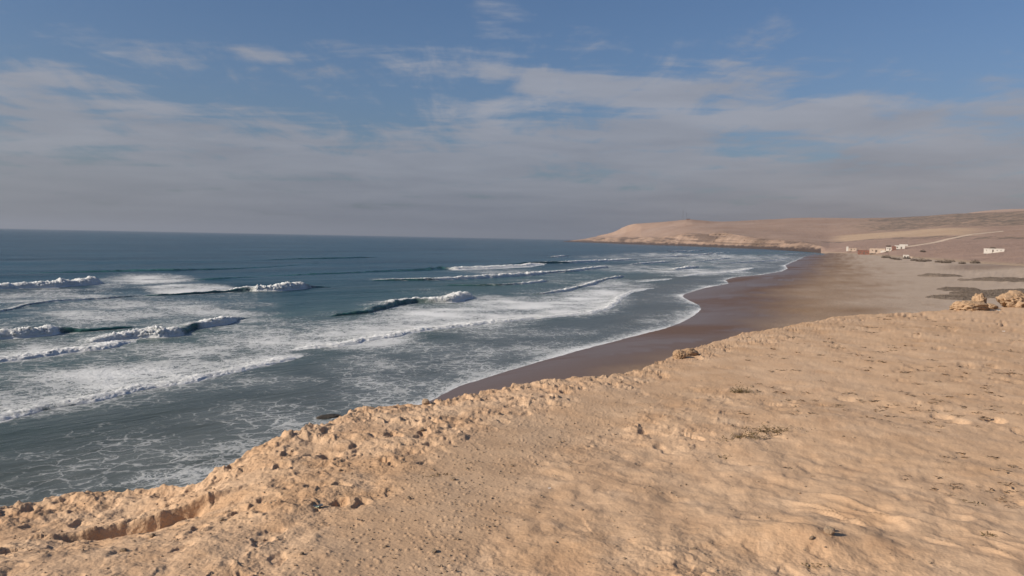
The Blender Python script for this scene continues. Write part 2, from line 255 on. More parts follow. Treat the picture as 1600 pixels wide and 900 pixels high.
LAND = [
(3.597, [(3700.0, -0.6), (3720.0, 2.11), (3800.0, 1.9), (3900.0, 1.02), (4600.0, -22.81), (4600.0, -11.15)]),
(4.05, [(3633.3, -0.6), (3656.7, 4.82), (3716.7, 5.94), (3809.5, 4.52), (4509.5, -18.26), (4606.9, -7.79)]),
(4.504, [(3552.4, -0.6), (3579.0, 7.46), (3633.3, 9.81), (3719.0, 7.87), (4419.0, -13.87), (4613.8, -4.42)]),
(4.956, [(3457.1, -0.6), (3487.1, 10.99), (3550.0, 13.5), (3628.6, 12.67), (4328.6, -7.72), (4620.7, -1.05)]),
(5.408, [(3361.9, -0.6), (3395.2, 15.3), (3466.7, 17.01), (3538.1, 18.79), (4238.1, 0.06), (4627.6, 2.33)]),
(5.86, [(3266.7, -0.6), (3303.3, 18.22), (3383.3, 20.35), (3447.6, 24.59), (4147.6, 7.51), (4634.5, 5.72)]),
(6.31, [(3171.4, -0.6), (3211.4, 19.86), (3300.0, 24.55), (3357.1, 32.7), (4057.1, 17.84), (4641.4, 9.11)]),
(6.76, [(3076.2, -0.6), (3119.5, 21.39), (3216.7, 28.52), (3266.7, 40.34), (3966.7, 27.69), (4648.3, 12.51)]),
(7.209, [(2981.0, -0.6), (3027.6, 21.77), (3133.3, 32.26), (3176.2, 47.51), (3876.2, 37.06), (4655.2, 15.91)]),
(7.657, [(2885.7, -0.6), (2935.7, 22.1), (3050.0, 37.92), (3085.7, 58.24), (3785.7, 50.91), (4662.1, 19.31)]),
(8.104, [(2790.5, -0.6), (2843.8, 22.39), (2966.7, 43.23), (2995.2, 67.47), (3695.2, 63.06), (4669.0, 22.71)]),
(8.55, [(2695.2, -0.6), (2751.9, 22.64), (2883.3, 46.44), (2938.9, 72.49), (3638.9, 69.82), (4675.9, 26.12)]),
(8.995, [(2600.0, -0.6), (2660.0, 22.85), (2800.0, 47.71), (2916.7, 74.54), (3616.7, 72.59), (4682.8, 29.52)]),
(9.439, [(2550.0, -0.6), (2610.0, 22.9), (2765.0, 49.5), (2894.4, 76.01), (3594.4, 74.66), (4689.7, 32.93)]),
(9.882, [(2500.0, -0.6), (2560.0, 22.94), (2730.0, 51.22), (2872.2, 77.45), (3572.2, 76.69), (4696.6, 36.34)]),
(10.324, [(2450.0, -0.6), (2510.0, 22.97), (2695.0, 52.22), (2850.0, 78.8), (3550.0, 78.63), (4703.4, 39.74)]),
(10.764, [(2400.0, -0.6), (2460.0, 25.7), (2660.0, 53.18), (2827.8, 80.11), (3527.8, 80.52), (4710.3, 43.15)]),
(11.203, [(2350.0, -0.6), (2410.0, 28.3), (2625.0, 54.09), (2805.6, 81.88), (3505.6, 82.99), (4717.2, 46.55)]),
(11.641, [(2300.0, -0.6), (2360.0, 30.04), (2590.0, 54.96), (2783.3, 84.09), (3483.3, 86.03), (4724.1, 49.95)]),
(12.077, [(2250.0, -0.6), (2310.0, 31.69), (2555.0, 55.78), (2761.1, 85.95), (3461.1, 88.64), (4731.0, 53.35)]),
(12.512, [(2200.0, -0.6), (2260.0, 32.12), (2520.0, 55.67), (2755.6, 86.1), (3455.6, 88.92), (4737.9, 56.74)]),
(12.946, [(2150.0, -0.6), (2210.0, 32.39), (2485.0, 54.67), (2766.7, 84.68), (3466.7, 87.04), (4744.8, 60.13)]),
(13.378, [(2100.0, -0.6), (2160.0, 32.62), (2450.0, 53.68), (2777.8, 83.71), (3477.8, 85.73), (4751.7, 63.51)]),
(13.808, [(2055.0, -0.6), (2115.0, 33.35), (2425.0, 52.87), (2788.9, 82.74), (3488.9, 84.41), (4758.6, 66.89)]),
(14.237, [(2010.0, -0.6), (2070.0, 34.01), (2400.0, 52.07), (2800.0, 83.31), (3500.0, 85.03), (4765.5, 70.26)]),
(14.664, [(1965.0, -0.6), (2025.0, 34.63), (2375.0, 51.28), (2811.1, 83.88), (3511.1, 85.66), (4772.4, 73.63)]),
(15.09, [(1920.0, -0.6), (1980.0, 32.11), (2350.0, 49.86), (2822.2, 84.45), (3522.2, 86.28), (4779.3, 76.99)]),
(15.513, [(1875.0, -0.6), (1935.0, 29.69), (2325.0, 48.46), (2833.3, 85.88), (3533.3, 87.97), (4786.2, 80.34)]),
(15.936, [(1830.0, -0.6), (1890.0, 27.13), (2300.0, 47.09), (2844.4, 87.31), (3544.4, 89.66), (4793.1, 83.68)]),
(16.356, [(1785.0, -0.6), (1845.0, 24.67), (2275.0, 45.74), (2855.6, 88.73), (3555.6, 91.35), (4800.0, 87.02)]),
(16.774, [(1740.0, -0.6), (1800.0, 22.33), (2250.0, 44.42), (2866.7, 90.16), (3566.7, 93.04), (4806.9, 90.35)]),
(17.191, [(1695.0, -0.6), (1755.0, 20.65), (2225.0, 43.12), (2877.8, 91.64), (3577.8, 94.79), (4813.8, 93.67)]),
(17.606, [(1650.0, -0.6), (1710.0, 19.05), (2200.0, 41.84), (2888.9, 93.11), (3588.9, 96.53), (4820.7, 96.97)]),
(18.019, [(1591.7, -0.6), (1651.7, 18.1), (2170.6, 40.06), (2900.0, 94.58), (3600.0, 98.26), (4827.6, 100.27)]),
(18.429, [(1533.3, -0.6), (1593.3, 17.21), (2141.2, 38.32), (2911.1, 96.05), (3611.1, 100.0), (4834.5, 103.56)]),
(18.838, [(1475.0, -0.6), (1535.0, 16.28), (2111.8, 36.63), (2922.2, 97.52), (3622.2, 101.73), (4841.4, 106.84)]),
(19.245, [(1416.7, -0.6), (1476.7, 15.4), (2082.4, 34.98), (2933.3, 98.5), (3633.3, 102.87), (4848.3, 110.1)]),
(19.65, [(1358.3, -0.6), (1418.3, 14.59), (2052.9, 33.37), (2944.4, 99.49), (3644.4, 104.0), (4855.2, 113.36)]),
(20.053, [(1300.0, -0.6), (1360.0, 12.85), (2023.5, 31.8), (2955.6, 100.47), (3655.6, 105.13), (4862.1, 116.6)]),
(20.454, [(1240.0, -0.6), (1300.0, 11.26), (1994.1, 30.27), (2966.7, 101.45), (3666.7, 106.25), (4869.0, 119.83)]),
(20.853, [(1180.0, -0.6), (1240.0, 9.43), (1964.7, 28.79), (2977.8, 102.42), (3677.8, 107.37), (4875.9, 123.05)]),
(21.051, [(1150.0, -0.6), (1210.0, 8.38), (1950.0, 28.06), (2983.3, 102.53), (3683.3, 107.46), (4879.3, 124.65)]),
(21.447, [(1103.3, 0.99), (1196.7, 7.21), (1932.6, 28.07), (2994.4, 102.76), (3694.4, 107.65), (4886.2, 127.85)]),
(22.036, [(1036.7, 1.67), (1146.7, 7.33), (1906.5, 30.04), (2993.3, 102.54), (3693.3, 107.47), (4896.6, 132.62)]),
(22.621, [(971.7, 2.39), (1081.7, 7.65), (1880.4, 31.93), (2983.3, 102.05), (3683.3, 107.04), (4906.9, 137.36)]),
(23.2, [(922.9, 2.52), (1037.1, 8.0), (1854.3, 33.52), (2973.3, 102.23), (3673.3, 107.44), (4917.2, 142.07)]),
(23.775, [(882.1, 2.4), (1002.9, 8.37), (1828.3, 34.94), (2963.3, 102.72), (3663.3, 108.24), (4927.6, 146.74)]),
(24.344, [(841.4, 2.33), (968.6, 8.72), (1802.2, 36.29), (2953.3, 103.19), (3653.3, 109.01), (4937.9, 151.38)]),
(24.909, [(800.7, 2.34), (934.3, 9.04), (1776.1, 37.58), (2943.3, 103.64), (3643.3, 109.76), (4948.3, 155.99)]),
(25.468, [(760.0, 2.45), (900.0, 9.36), (1750.0, 38.8), (2933.3, 104.07), (3633.3, 110.48), (4958.6, 160.56)]),
(26.022, [(730.0, 2.47), (873.0, 9.35), (1727.5, 39.96), (2923.3, 105.51), (3623.3, 112.45), (4969.0, 163.88)]),
(26.571, [(700.0, 2.52), (846.0, 9.35), (1705.0, 41.07), (2913.3, 106.91), (3613.3, 114.37), (4979.3, 167.16)]),
(27.115, [(670.0, 2.6), (819.0, 9.36), (1682.5, 42.12), (2903.3, 108.44), (3603.3, 116.47), (4989.7, 170.42)]),
(27.653, [(640.0, 2.65), (792.0, 9.37), (1660.0, 43.12), (2880.0, 109.81), (3580.0, 118.54), (5000.0, 173.64)]),
(28.186, [(610.0, 2.71), (765.0, 9.39), (1637.5, 44.07), (2850.0, 110.89), (3550.0, 120.34), (5010.3, 176.84)]),
(28.714, [(580.0, 2.81), (738.0, 9.42), (1615.0, 44.33), (2820.0, 111.9), (3520.0, 122.05), (5020.7, 184.35)]),
(29.237, [(553.5, 2.9), (714.0, 9.44), (1595.0, 44.3), (2790.0, 112.68), (3490.0, 123.49), (5031.0, 193.98)]),
(29.754, [(534.0, 2.9), (696.0, 9.44), (1580.0, 44.36), (2760.0, 113.07), (3460.0, 124.45), (5041.4, 203.54)]),
(30.266, [(514.5, 3.05), (678.0, 9.45), (1565.0, 44.4), (2730.0, 113.41), (3430.0, 125.36), (5051.7, 209.14)]),
(30.773, [(495.0, 3.22), (660.0, 9.46), (1550.0, 44.43), (2700.0, 113.7), (3400.0, 126.2), (5062.1, 214.7)]),
(31.274, [(475.5, 3.4), (642.0, 9.48), (1535.0, 44.45), (2670.0, 113.93), (3370.0, 126.98), (5072.4, 217.63)]),
(31.77, [(456.0, 3.6), (624.0, 9.5), (1520.0, 44.46), (2640.0, 114.11), (3340.0, 127.71), (5082.8, 220.54)]),
(32.261, [(436.5, 3.81), (606.0, 9.52), (1505.0, 44.46), (2610.0, 114.23), (3310.0, 128.37), (5093.1, 220.86)]),
(32.747, [(423.3, 3.87), (592.7, 9.49), (1493.3, 44.62), (2593.3, 114.78), (3293.3, 129.39), (5103.4, 223.5)]),
(33.227, [(413.3, 3.86), (581.7, 9.43), (1483.3, 44.86), (2583.3, 115.53), (3283.3, 130.56), (5113.8, 227.27)]),
(33.702, [(403.3, 3.86), (570.7, 9.38), (1473.3, 45.09), (2573.3, 116.26), (3273.3, 131.7), (5124.1, 231.01)]),
(34.172, [(393.3, 3.87), (559.7, 9.33), (1463.3, 45.3), (2563.3, 116.95), (3263.3, 132.81), (5134.5, 234.7)]),
(34.636, [(383.3, 3.89), (548.7, 9.29), (1453.3, 45.5), (2553.3, 117.62), (3253.3, 133.88), (5144.8, 238.36)]),
(35.096, [(373.3, 3.93), (537.7, 9.25), (1443.3, 45.69), (2543.3, 118.26), (3243.3, 134.92), (5155.2, 241.31)]),
(35.55, [(363.3, 3.98), (526.7, 9.22), (1433.3, 45.87), (2533.3, 118.88), (3233.3, 135.93), (5165.5, 242.9)]),
(36.0, [(353.3, 4.04), (515.7, 9.19), (1423.3, 46.03), (2523.3, 119.46), (3223.3, 136.91), (5175.9, 244.46)]),
(36.444, [(343.3, 4.11), (504.7, 9.17), (1413.3, 46.18), (2513.3, 120.03), (3213.3, 137.85), (5186.2, 246.0)]),
(36.883, [(333.3, 4.19), (493.7, 9.15), (1403.3, 46.32), (2503.3, 120.56), (3203.3, 138.77), (5196.6, 247.52)])]
TRACK = [(361.95, 780.12), (387.75, 812.19), (434.42, 856.09), (498.23, 924.27), (569.96, 998.82), (673.87, 1111.71)]


# ------------------------------------------------------------------ noise in numpy
def _h(ix, iy, seed):
    a = (ix.astype(np.int64) * 374761393 + iy.astype(np.int64) * 668265263 + seed * 1442695041) & 0xFFFFFFFF
    a = ((a ^ (a >> 13)) * 1274126177) & 0xFFFFFFFF
    a = ((a ^ (a >> 16)) * 2246822519) & 0xFFFFFFFF
    return (a ^ (a >> 15)) & 0xFFFFFFFF


def rnd2(ix, iy, seed=0):
    return _h(ix, iy, seed).astype(np.float64) / 4294967295.0


def perlin(x, y, seed=0):
    x0 = np.floor(x)
    y0 = np.floor(y)
    fx, fy = x - x0, y - y0
    ix, iy = x0.astype(np.int64), y0.astype(np.int64)

    def gr(dx, dy):
        a = rnd2(ix + dx, iy + dy, seed) * (2 * math.pi)
        return np.cos(a) * (fx - dx) + np.sin(a) * (fy - dy)
    u = fx * fx * fx * (fx * (fx * 6 - 15) + 10)
    v = fy * fy * fy * (fy * (fy * 6 - 15) + 10)
    a = gr(0, 0) * (1 - u) + gr(1, 0) * u
    b = gr(0, 1) * (1 - u) + gr(1, 1) * u
    return (a * (1 - v) + b * v) * 1.5


def fbm(x, y, octv=4, gain=0.5, lac=2.03, seed=0, ridge=False):
    s = np.zeros_like(x)
    a, f, t = 1.0, 1.0, 0.0
    for o in range(octv):
        n = perlin(x * f + 13.7 * o, y * f - 7.3 * o, seed + o * 17)
        if ridge:
            n = 1 - 2 * np.abs(n)
        s += a * n
        t += a
        a *= gain
        f *= lac
    return s / t


def worley(x, y, seed=0):
    """distance to the nearest cell point and that cell's random number"""
    x0 = np.floor(x).astype(np.int64)
    y0 = np.floor(y).astype(np.int64)
    best = np.full(x.shape, 9.0)
    rid = np.zeros_like(x)
    for dx in (-1, 0, 1):
        for dy in (-1, 0, 1):
            cx, cy_ = x0 + dx, y0 + dy
            px = cx + rnd2(cx, cy_, seed)
            py = cy_ + rnd2(cx, cy_, seed + 5)
            d = (x - px) ** 2 + (y - py) ** 2
            m = d < best
            best = np.where(m, d, best)
            rid = np.where(m, rnd2(cx, cy_, seed + 9), rid)
    return np.sqrt(best), rid


def sstep(x, a, b):
    t = np.clip((x - a) / (b - a), 0, 1)
    return t * t * (3 - 2 * t)


def polyline_dist(px, py, pts):
    """signed distance (right-hand side positive), running index, overrun beyond the ends"""
    best = np.full(px.shape, 1e18)
    sd = np.zeros(px.shape)
    ui = np.zeros(px.shape)
    over = np.zeros(px.shape)
    n = len(pts)
    for i in range(n - 1):
        ax, ay = pts[i][0], pts[i][1]
        bx, by = pts[i + 1][0], pts[i + 1][1]
        dx, dy = bx - ax, by - ay
        L = math.hypot(dx, dy)
        t = ((px - ax) * dx + (py - ay) * dy) / (L * L)
        tc = np.clip(t, 0, 1)
        qx, qy = px - (ax + tc * dx), py - (ay + tc * dy)
        d2 = qx * qx + qy * qy
        m = d2 < best
        side = (px - ax) * dy - (py - ay) * dx
        best = np.where(m, d2, best)
        sd = np.where(m, np.sign(side), sd)
        ui = np.where(m, i + tc, ui)
        ov = np.zeros(px.shape)
        if i == 0:
            ov = np.maximum(ov, -t * L)
        if i == n - 2:
            ov = np.maximum(ov, (t - 1) * L)
        over = np.where(m, np.maximum(ov, 0), over)
    return sd * np.sqrt(best), ui, over


# ------------------------------------------------------------------ mesh helpers
def tag(o, label=None, category=None, group=None, kind=None):
    if label:
        o["label"] = label
    if category:
        o["category"] = category
    if group:
        o["group"] = group
    if kind:
        o["kind"] = kind
    return o


def grid_mesh(name, X, Y, Z, attrs=None, colors=None, smooth=True, flip=False):
    """X, Y, Z: (rows, cols) arrays"""
    r, c = X.shape
    me = bpy.data.meshes.new(name)
    co = np.stack([X, Y, Z], -1).reshape(-1, 3).astype(np.float32)
    idx = np.arange(r * c).reshape(r, c)
    q = [idx[:-1, :-1], idx[:-1, 1:], idx[1:, 1:], idx[1:, :-1]]
    if flip:
        q = q[::-1]
    q = np.stack(q, -1).reshape(-1, 4).astype(np.int32)
    me.vertices.add(len(co))
    me.vertices.foreach_set('co', co.ravel())
    me.loops.add(q.size)
    me.loops.foreach_set('vertex_index', q.ravel())
    me.polygons.add(len(q))
    me.polygons.foreach_set('loop_start', np.arange(0, q.size, 4, dtype=np.int32))
    me.polygons.foreach_set('loop_total', np.full(len(q), 4, dtype=np.int32))
    me.update(calc_edges=True)
    me.polygons.foreach_set('use_smooth', np.full(len(q), smooth))
    for k, v in (attrs or {}).items():
        a = me.attributes.new(k, 'FLOAT', 'POINT')
        a.data.foreach_set('value', np.asarray(v, dtype=np.float32).ravel())
    for k, v in (colors or {}).items():
        a = me.attributes.new(k, 'FLOAT_COLOR', 'POINT')
        rgba = np.concatenate([v, np.ones(v.shape[:-1] + (1,))], -1)
        a.data.foreach_set('color', rgba.astype(np.float32).ravel())
    return me


def add(name, me, mat, parent=None):
    o = bpy.data.objects.new(name, me)
    col.objects.link(o)
    if mat is not None:
        me.materials.append(mat)
    if parent is not None:
        o.parent = parent
    return o


def empty(name, loc, rz=0.0):
    o = bpy.data.objects.new(name, None)
    col.objects.link(o)
    o.location = loc
    o.rotation_euler = (0, 0, rz)
    o.empty_display_size = 0.2
    return o


def mat(name):
    m = bpy.data.materials.new(name)
    m.use_nodes = True
    return m, NT(m.node_tree)


def finish(g, shader):
    o = g.n('ShaderNodeOutputMaterial')
    g.t.links.new(shader, o.inputs['Surface'])


def principled(g, **kw):
    p = g.n('ShaderNodeBsdfPrincipled')
    for k, v in kw.items():
        g.s(p, k.replace('_', ' '), v)
    return p.outputs[0]


# ------------------------------------------------------------------ materials
def mat_sea():
    m, g = mat("sea_water_and_foam")
    pos = g.n('ShaderNodeNewGeometry').outputs['Position']
    dens = g.attr('foam').outputs['Fac']
    shal = g.attr('shallow').outputs['Fac']
    body = g.attr('body').outputs['Fac']
    rot = math.radians(38)
    # warp so that the froth filaments curl
    w1 = g.n('ShaderNodeTexNoise', ins={'Vector': pos, 'Scale': 0.8, 'Detail': 4.0}).outputs['Color']
    wv = g.vmath('SCALE', g.vmath('SUBTRACT', w1, (.5, .5, .5)), scale=1.9)
    wp = g.vmath('ADD', pos, wv)
    wp2 = g.rs(wp, (1.0, 0.80, 1.0), rot)
    e1 = g.vor(wp2, 0.75, 'DISTANCE_TO_EDGE')
    e2 = g.vor(wp2, 2.9, 'DISTANCE_TO_EDGE')
    l1 = g.step(e1, 0.0, 0.17, 1.0, 0.0)
    l2 = g.step(e2, 0.0, 0.22, 1.0, 0.0)
    f1 = g.noise(g.rs(wp, (1.0, 0.75, 1.0), rot), 0.22, 8.0, 0.68)
    f2 = g.noise(wp2, 2.4, 7.0, 0.72)
    n = g.math('ADD', g.math('MULTIPLY', f1, 0.62), g.math('MULTIPLY', f2, 0.38))
    n = g.lin(n, 0.28, 0.72, 0.0, 1.0)
    lace = g.math('MAXIMUM', l1, g.math('MULTIPLY', l2, 0.75))
    k = g.math('ADD', g.math('MULTIPLY', n, 0.58), g.math('MULTIPLY', lace, 0.42))
    thr = g.math('SUBTRACT', 1.0, dens)
    mask = g.step(k, g.math('SUBTRACT', thr, 0.10), g.math('ADD', thr, 0.12))
    mask = g.math('MULTIPLY', mask, g.step(dens, 0.02, 0.12))
    thick = g.step(dens, 0.25, 0.95, 0.60, 0.96)
    mask = g.math('MULTIPLY', mask, thick)
    # water
    streak = g.noise(g.rs(pos, (0.020, 0.0045, 1), rot), 1.0, 7.0, 0.68)
    deep = g.mix(g.step(streak, 0.38, 0.62), (0.007, 0.036, 0.053), (0.015, 0.062, 0.082))  # streaks along the crests: swell shading put into the deep-water colour
    green = (0.030, 0.072, 0.066)
    sandy = (0.062, 0.071, 0.059)
    wc = g.mix(g.step(shal, 0.02, 0.35), deep, green)
    wc = g.mix(g.step(shal, 0.30, 0.85), wc, sandy)
    wc = g.mix(g.math('MULTIPLY', body, 0.8), wc, (0.075, 0.160, 0.142))  # lighter green on wave faces: light through the water put into colour
    wc = g.mix(g.math('MULTIPLY', g.step(dens, 0.1, 0.75), 0.85), wc, (0.20, 0.212, 0.200))
    # chop
    c1 = g.noise(g.rs(pos, (1.0, 0.38, 1.0), rot), 0.9, 6.0, 0.62)
    c2 = g.noise(g.rs(pos, (1.0, 0.30, 1.0), rot), 0.09, 5.0, 0.6)
    hgt = g.math('ADD', g.math('MULTIPLY', c1, 0.35), g.math('MULTIPLY', c2, 2.2))
    hgt = g.math('MULTIPLY', hgt, g.step(shal, 0.2, 0.9, 1.0, 0.35))
    nw = g.bump(hgt, 0.9, 1.0)
    water = principled(g, Base_Color=wc, Roughness=0.25, IOR=1.33, Specular_IOR_Level=g.math('MULTIPLY', g.step(streak, 0.36, 0.64, 0.10, 0.30), g.step(shal, 0.1, 0.8, 1.0, 0.75)), Normal=nw,
                       Subsurface_Weight=g.math('MULTIPLY', body, 0.9), Subsurface_Radius=(0.5, 1.0, 0.9), Subsurface_Scale=2.0)
    fb = g.noise(pos, 2.6, 6.0, 0.7)
    fh = g.math('ADD', g.math('MULTIPLY', fb, 0.5), g.math('MULTIPLY', mask, 0.25))
    nf = g.bump(fh, 1.0, 0.55)
    fcol = g.mix(g.step(dens, 0.3, 0.95), (0.44, 0.44, 0.42), (0.70, 0.69, 0.66))
    foam = principled(g, Base_Color=fcol, Roughness=0.9, Specular_IOR_Level=0.1, Normal=nf, Subsurface_Weight=1.0,
                      Subsurface_Radius=(1.0, 1.0, 1.0), Subsurface_Scale=0.20)
    mx = g.n('ShaderNodeMixShader', ins={0: mask, 1: water, 2: foam})
    finish(g, mx.outputs[0])
    return m


def mat_beach():
    m, g = mat("beach_sand")
    pos = g.n('ShaderNodeNewGeometry').outputs['Position']
    wet = g.attr('wet').outputs['Fac']
    damp = g.attr('damp').outputs['Fac']
    n1 = g.noise(g.rs(pos, (1.0, 0.30, 1), math.radians(42)), 0.045, 7.0, 0.62, 0.6)
    n2 = g.noise(pos, 0.5, 6.0, 0.65)
    dry = g.mix(g.lin(n1, 0.3, 0.7), (0.37, 0.285, 0.215), (0.44, 0.345, 0.268))
    dry = g.mix(g.math('MULTIPLY', g.step(n2, 0.52, 0.68), 0.35), dry, (0.27, 0.19, 0.13))
    dampc = g.mix(g.lin(n1, 0.35, 0.65), (0.215, 0.135, 0.082), (0.265, 0.175, 0.110))
    c = g.mix(damp, dry, dampc)
    wetc = g.mix(g.step(n1, 0.40, 0.60), (0.138, 0.084, 0.058), (0.150, 0.102, 0.078))
    c = g.mix(wet, c, wetc)
    film = g.math('MULTIPLY', g.attr('film').outputs['Fac'], g.step(n1, 0.36, 0.56, 0.25, 1.0))
    ro = g.math('SUBTRACT', g.lin(wet, 0.0, 1.0, 0.92, 0.66), g.math('MULTIPLY', film, 0.36))
    ro = g.math('ADD', ro, g.math('MULTIPLY', g.math('SUBTRACT', n1, 0.5), g.math('MULTIPLY', wet, 0.3)))
    sp = g.math('ADD', g.lin(wet, 0.0, 1.0, 0.12, 0.05), g.math('MULTIPLY', film, 0.24))
    bstr = g.lin(wet, 0.0, 1.0, 0.5, 0.04)
    nb = g.bump(g.noise(pos, 0.9, 6.0, 0.6), bstr, 0.5)
    finish(g, principled(g, Base_Color=c, Roughness=ro, Specular_IOR_Level=sp, IOR=1.33, Normal=nb))
    return m


def mat_land(name="far_land"):
    m, g = mat(name)
    pos = g.n('ShaderNodeNewGeometry').outputs['Position']
    c0 = g.n('ShaderNodeVertexColor', layer_name='Col').outputs[0]
    scrub = g.attr('scrub').outputs['Fac']
    n1 = g.noise(pos, 0.02, 8.0, 0.65)
    c = g.mix(g.lin(n1, 0.3, 0.7, 0.0, 0.55), c0, g.mix(1.0, c0, (0.72, 0.66, 0.62), 'MULTIPLY'))
    s1 = g.noise(pos, 0.055, 6.0, 0.72)
    sm = g.step(s1, g.math('SUBTRACT', 0.72, g.math('MULTIPLY', scrub, 0.36)), g.math('SUBTRACT', 0.80, g.math('MULTIPLY', scrub, 0.36)))
    c = g.mix(g.math('MULTIPLY', sm, g.step(scrub, 0.05, 0.3)), c, (0.15, 0.115, 0.085))
    nb = g.bump(g.noise(pos, 0.08, 8.0, 0.65), 0.7, 4.0)
    finish(g, principled(g, Base_Color=c, Roughness=0.95, Specular_IOR_Level=0.1, Normal=nb))
    return m


def mat_ground():
    m, g = mat("sandy_crust")
    pos = g.n('ShaderNodeNewGeometry').outputs['Position']
    rough = g.attr('rough').outputs['Fac']
    trail = g.attr('trail').outputs['Fac']
    rock = g.attr('rock').outputs['Fac']
    hi = g.attr('lift').outputs['Fac']
    n1 = g.noise(pos, 0.45, 6.0, 0.6)
    n2 = g.noise(pos, 2.2, 7.0, 0.65)
    n3 = g.noise(pos, 26.0, 5.0, 0.7)
    c = g.mix(g.lin(n1, 0.36, 0.64), (0.462, 0.288, 0.165), (0.555, 0.366, 0.226))
    c = g.mix(g.math('MULTIPLY', g.step(n2, 0.50, 0.70), 0.65), c, (0.59, 0.405, 0.26))
    c = g.mix(g.math('MULTIPLY', g.step(n2, 0.34, 0.47, 1.0, 0.0), 0.5), c, (0.435, 0.262, 0.150))
    c = g.mix(g.math('MULTIPLY', trail, 0.75), c, (0.430, 0.285, 0.176))
    c = g.mix(g.math('MULTIPLY', rock, 0.6), c, (0.46, 0.265, 0.135))
    # paler noise patches, stronger where the crust is rough
    c = g.mix(g.math('MULTIPLY', g.step(hi, 0.15, 0.9), 0.35), c, (0.62, 0.445, 0.295))
    # grit
    v = g.vor(pos, 55.0)
    gr = g.math('MULTIPLY', g.step(v, 0.10, 0.24, 1.0, 0.0), g.step(n3, 0.50, 0.62))
    c = g.mix(g.math('MULTIPLY', gr, g.lin(trail, 0, 1, 0.25, 0.65)), c, (0.19, 0.125, 0.085))
    c = g.mix(g.lin(n3, 0.3, 0.7, 0.0, 0.16), c, (0.30, 0.185, 0.11))
    h = g.math('ADD', g.math('MULTIPLY', n3, 0.35), g.math('MULTIPLY', g.noise(pos, 9.0, 6.0, 0.65), 1.0))
    h = g.math('SUBTRACT', h, g.math('MULTIPLY', g.vor(pos, 38.0), 0.25))
    nb = g.bump(h, g.lin(rough, 0.0, 1.0, 0.28, 0.7), 0.03)
    finish(g, principled(g, Base_Color=c, Roughness=0.95, Specular_IOR_Level=0.12, Normal=nb))
    return m


def mat_rock(name, a, b, dark, scale=6.0):
    m, g = mat(name)
    tc = g.n('ShaderNodeTexCoord').outputs['Object']
    n1 = g.noise(tc, scale, 8.0, 0.62)
    n2 = g.noise(tc, scale * 4, 6.0, 0.7)
    c = g.mix(g.lin(n1, 0.3, 0.7), a, b)
    c = g.mix(g.math('MULTIPLY', g.step(n2, 0.55, 0.7), 0.6), c, dark)
    nb = g.bump(g.math('ADD', n1, n2), 0.8, 0.03)
    finish(g, principled(g, Base_Color=c, Roughness=0.93, Specular_IOR_Level=0.12, Normal=nb))
    return m


def mat_flat(name, c, rough=0.8, spec=0.3, metal=0.0, var=0.25, scale=3.0):
    m, g = mat(name)
    tc = g.n('ShaderNodeTexCoord').outputs['Object']
    n = g.noise(tc, scale, 5.0, 0.65)
    cc = g.mix(g.lin(n, 0.3, 0.7, 0, 1), c, tuple(v * (1 - var) for v in c))
    finish(g, principled(g, Base_Color=cc, Roughness=rough, Specular_IOR_Level=spec, Metallic=metal,
                         Normal=g.bump(n, 0.3, 0.02)))
    return m


M_SEA = mat_sea()
M_BEACH = mat_beach()
M_LAND = mat_land()
M_GROUND = mat_ground()
M_ROCK = mat_rock("weathered_crust_rock", (0.37, 0.240, 0.145), (0.455, 0.308, 0.192), (0.17, 0.10, 0.058))
M_STONE = mat_rock("loose_stone", (0.40, 0.285, 0.19), (0.52, 0.38, 0.26), (0.24, 0.16, 0.10), 25.0)
M_WETROCK = mat_rock("wet_dark_rock", (0.045, 0.04, 0.035), (0.08, 0.065, 0.05), (0.03, 0.03, 0.03), 1.5)

# ------------------------------------------------------------------ sea
SWELL = [((0.80, -0.60), 46.0, 0.30, 0.3), ((0.72, -0.69), 29.0, 0.17, 1.9), ((0.90, -0.44), 19.0, 0.09, 4.0), ((0.6, -0.8), 11.0, 0.05, 2.2)]


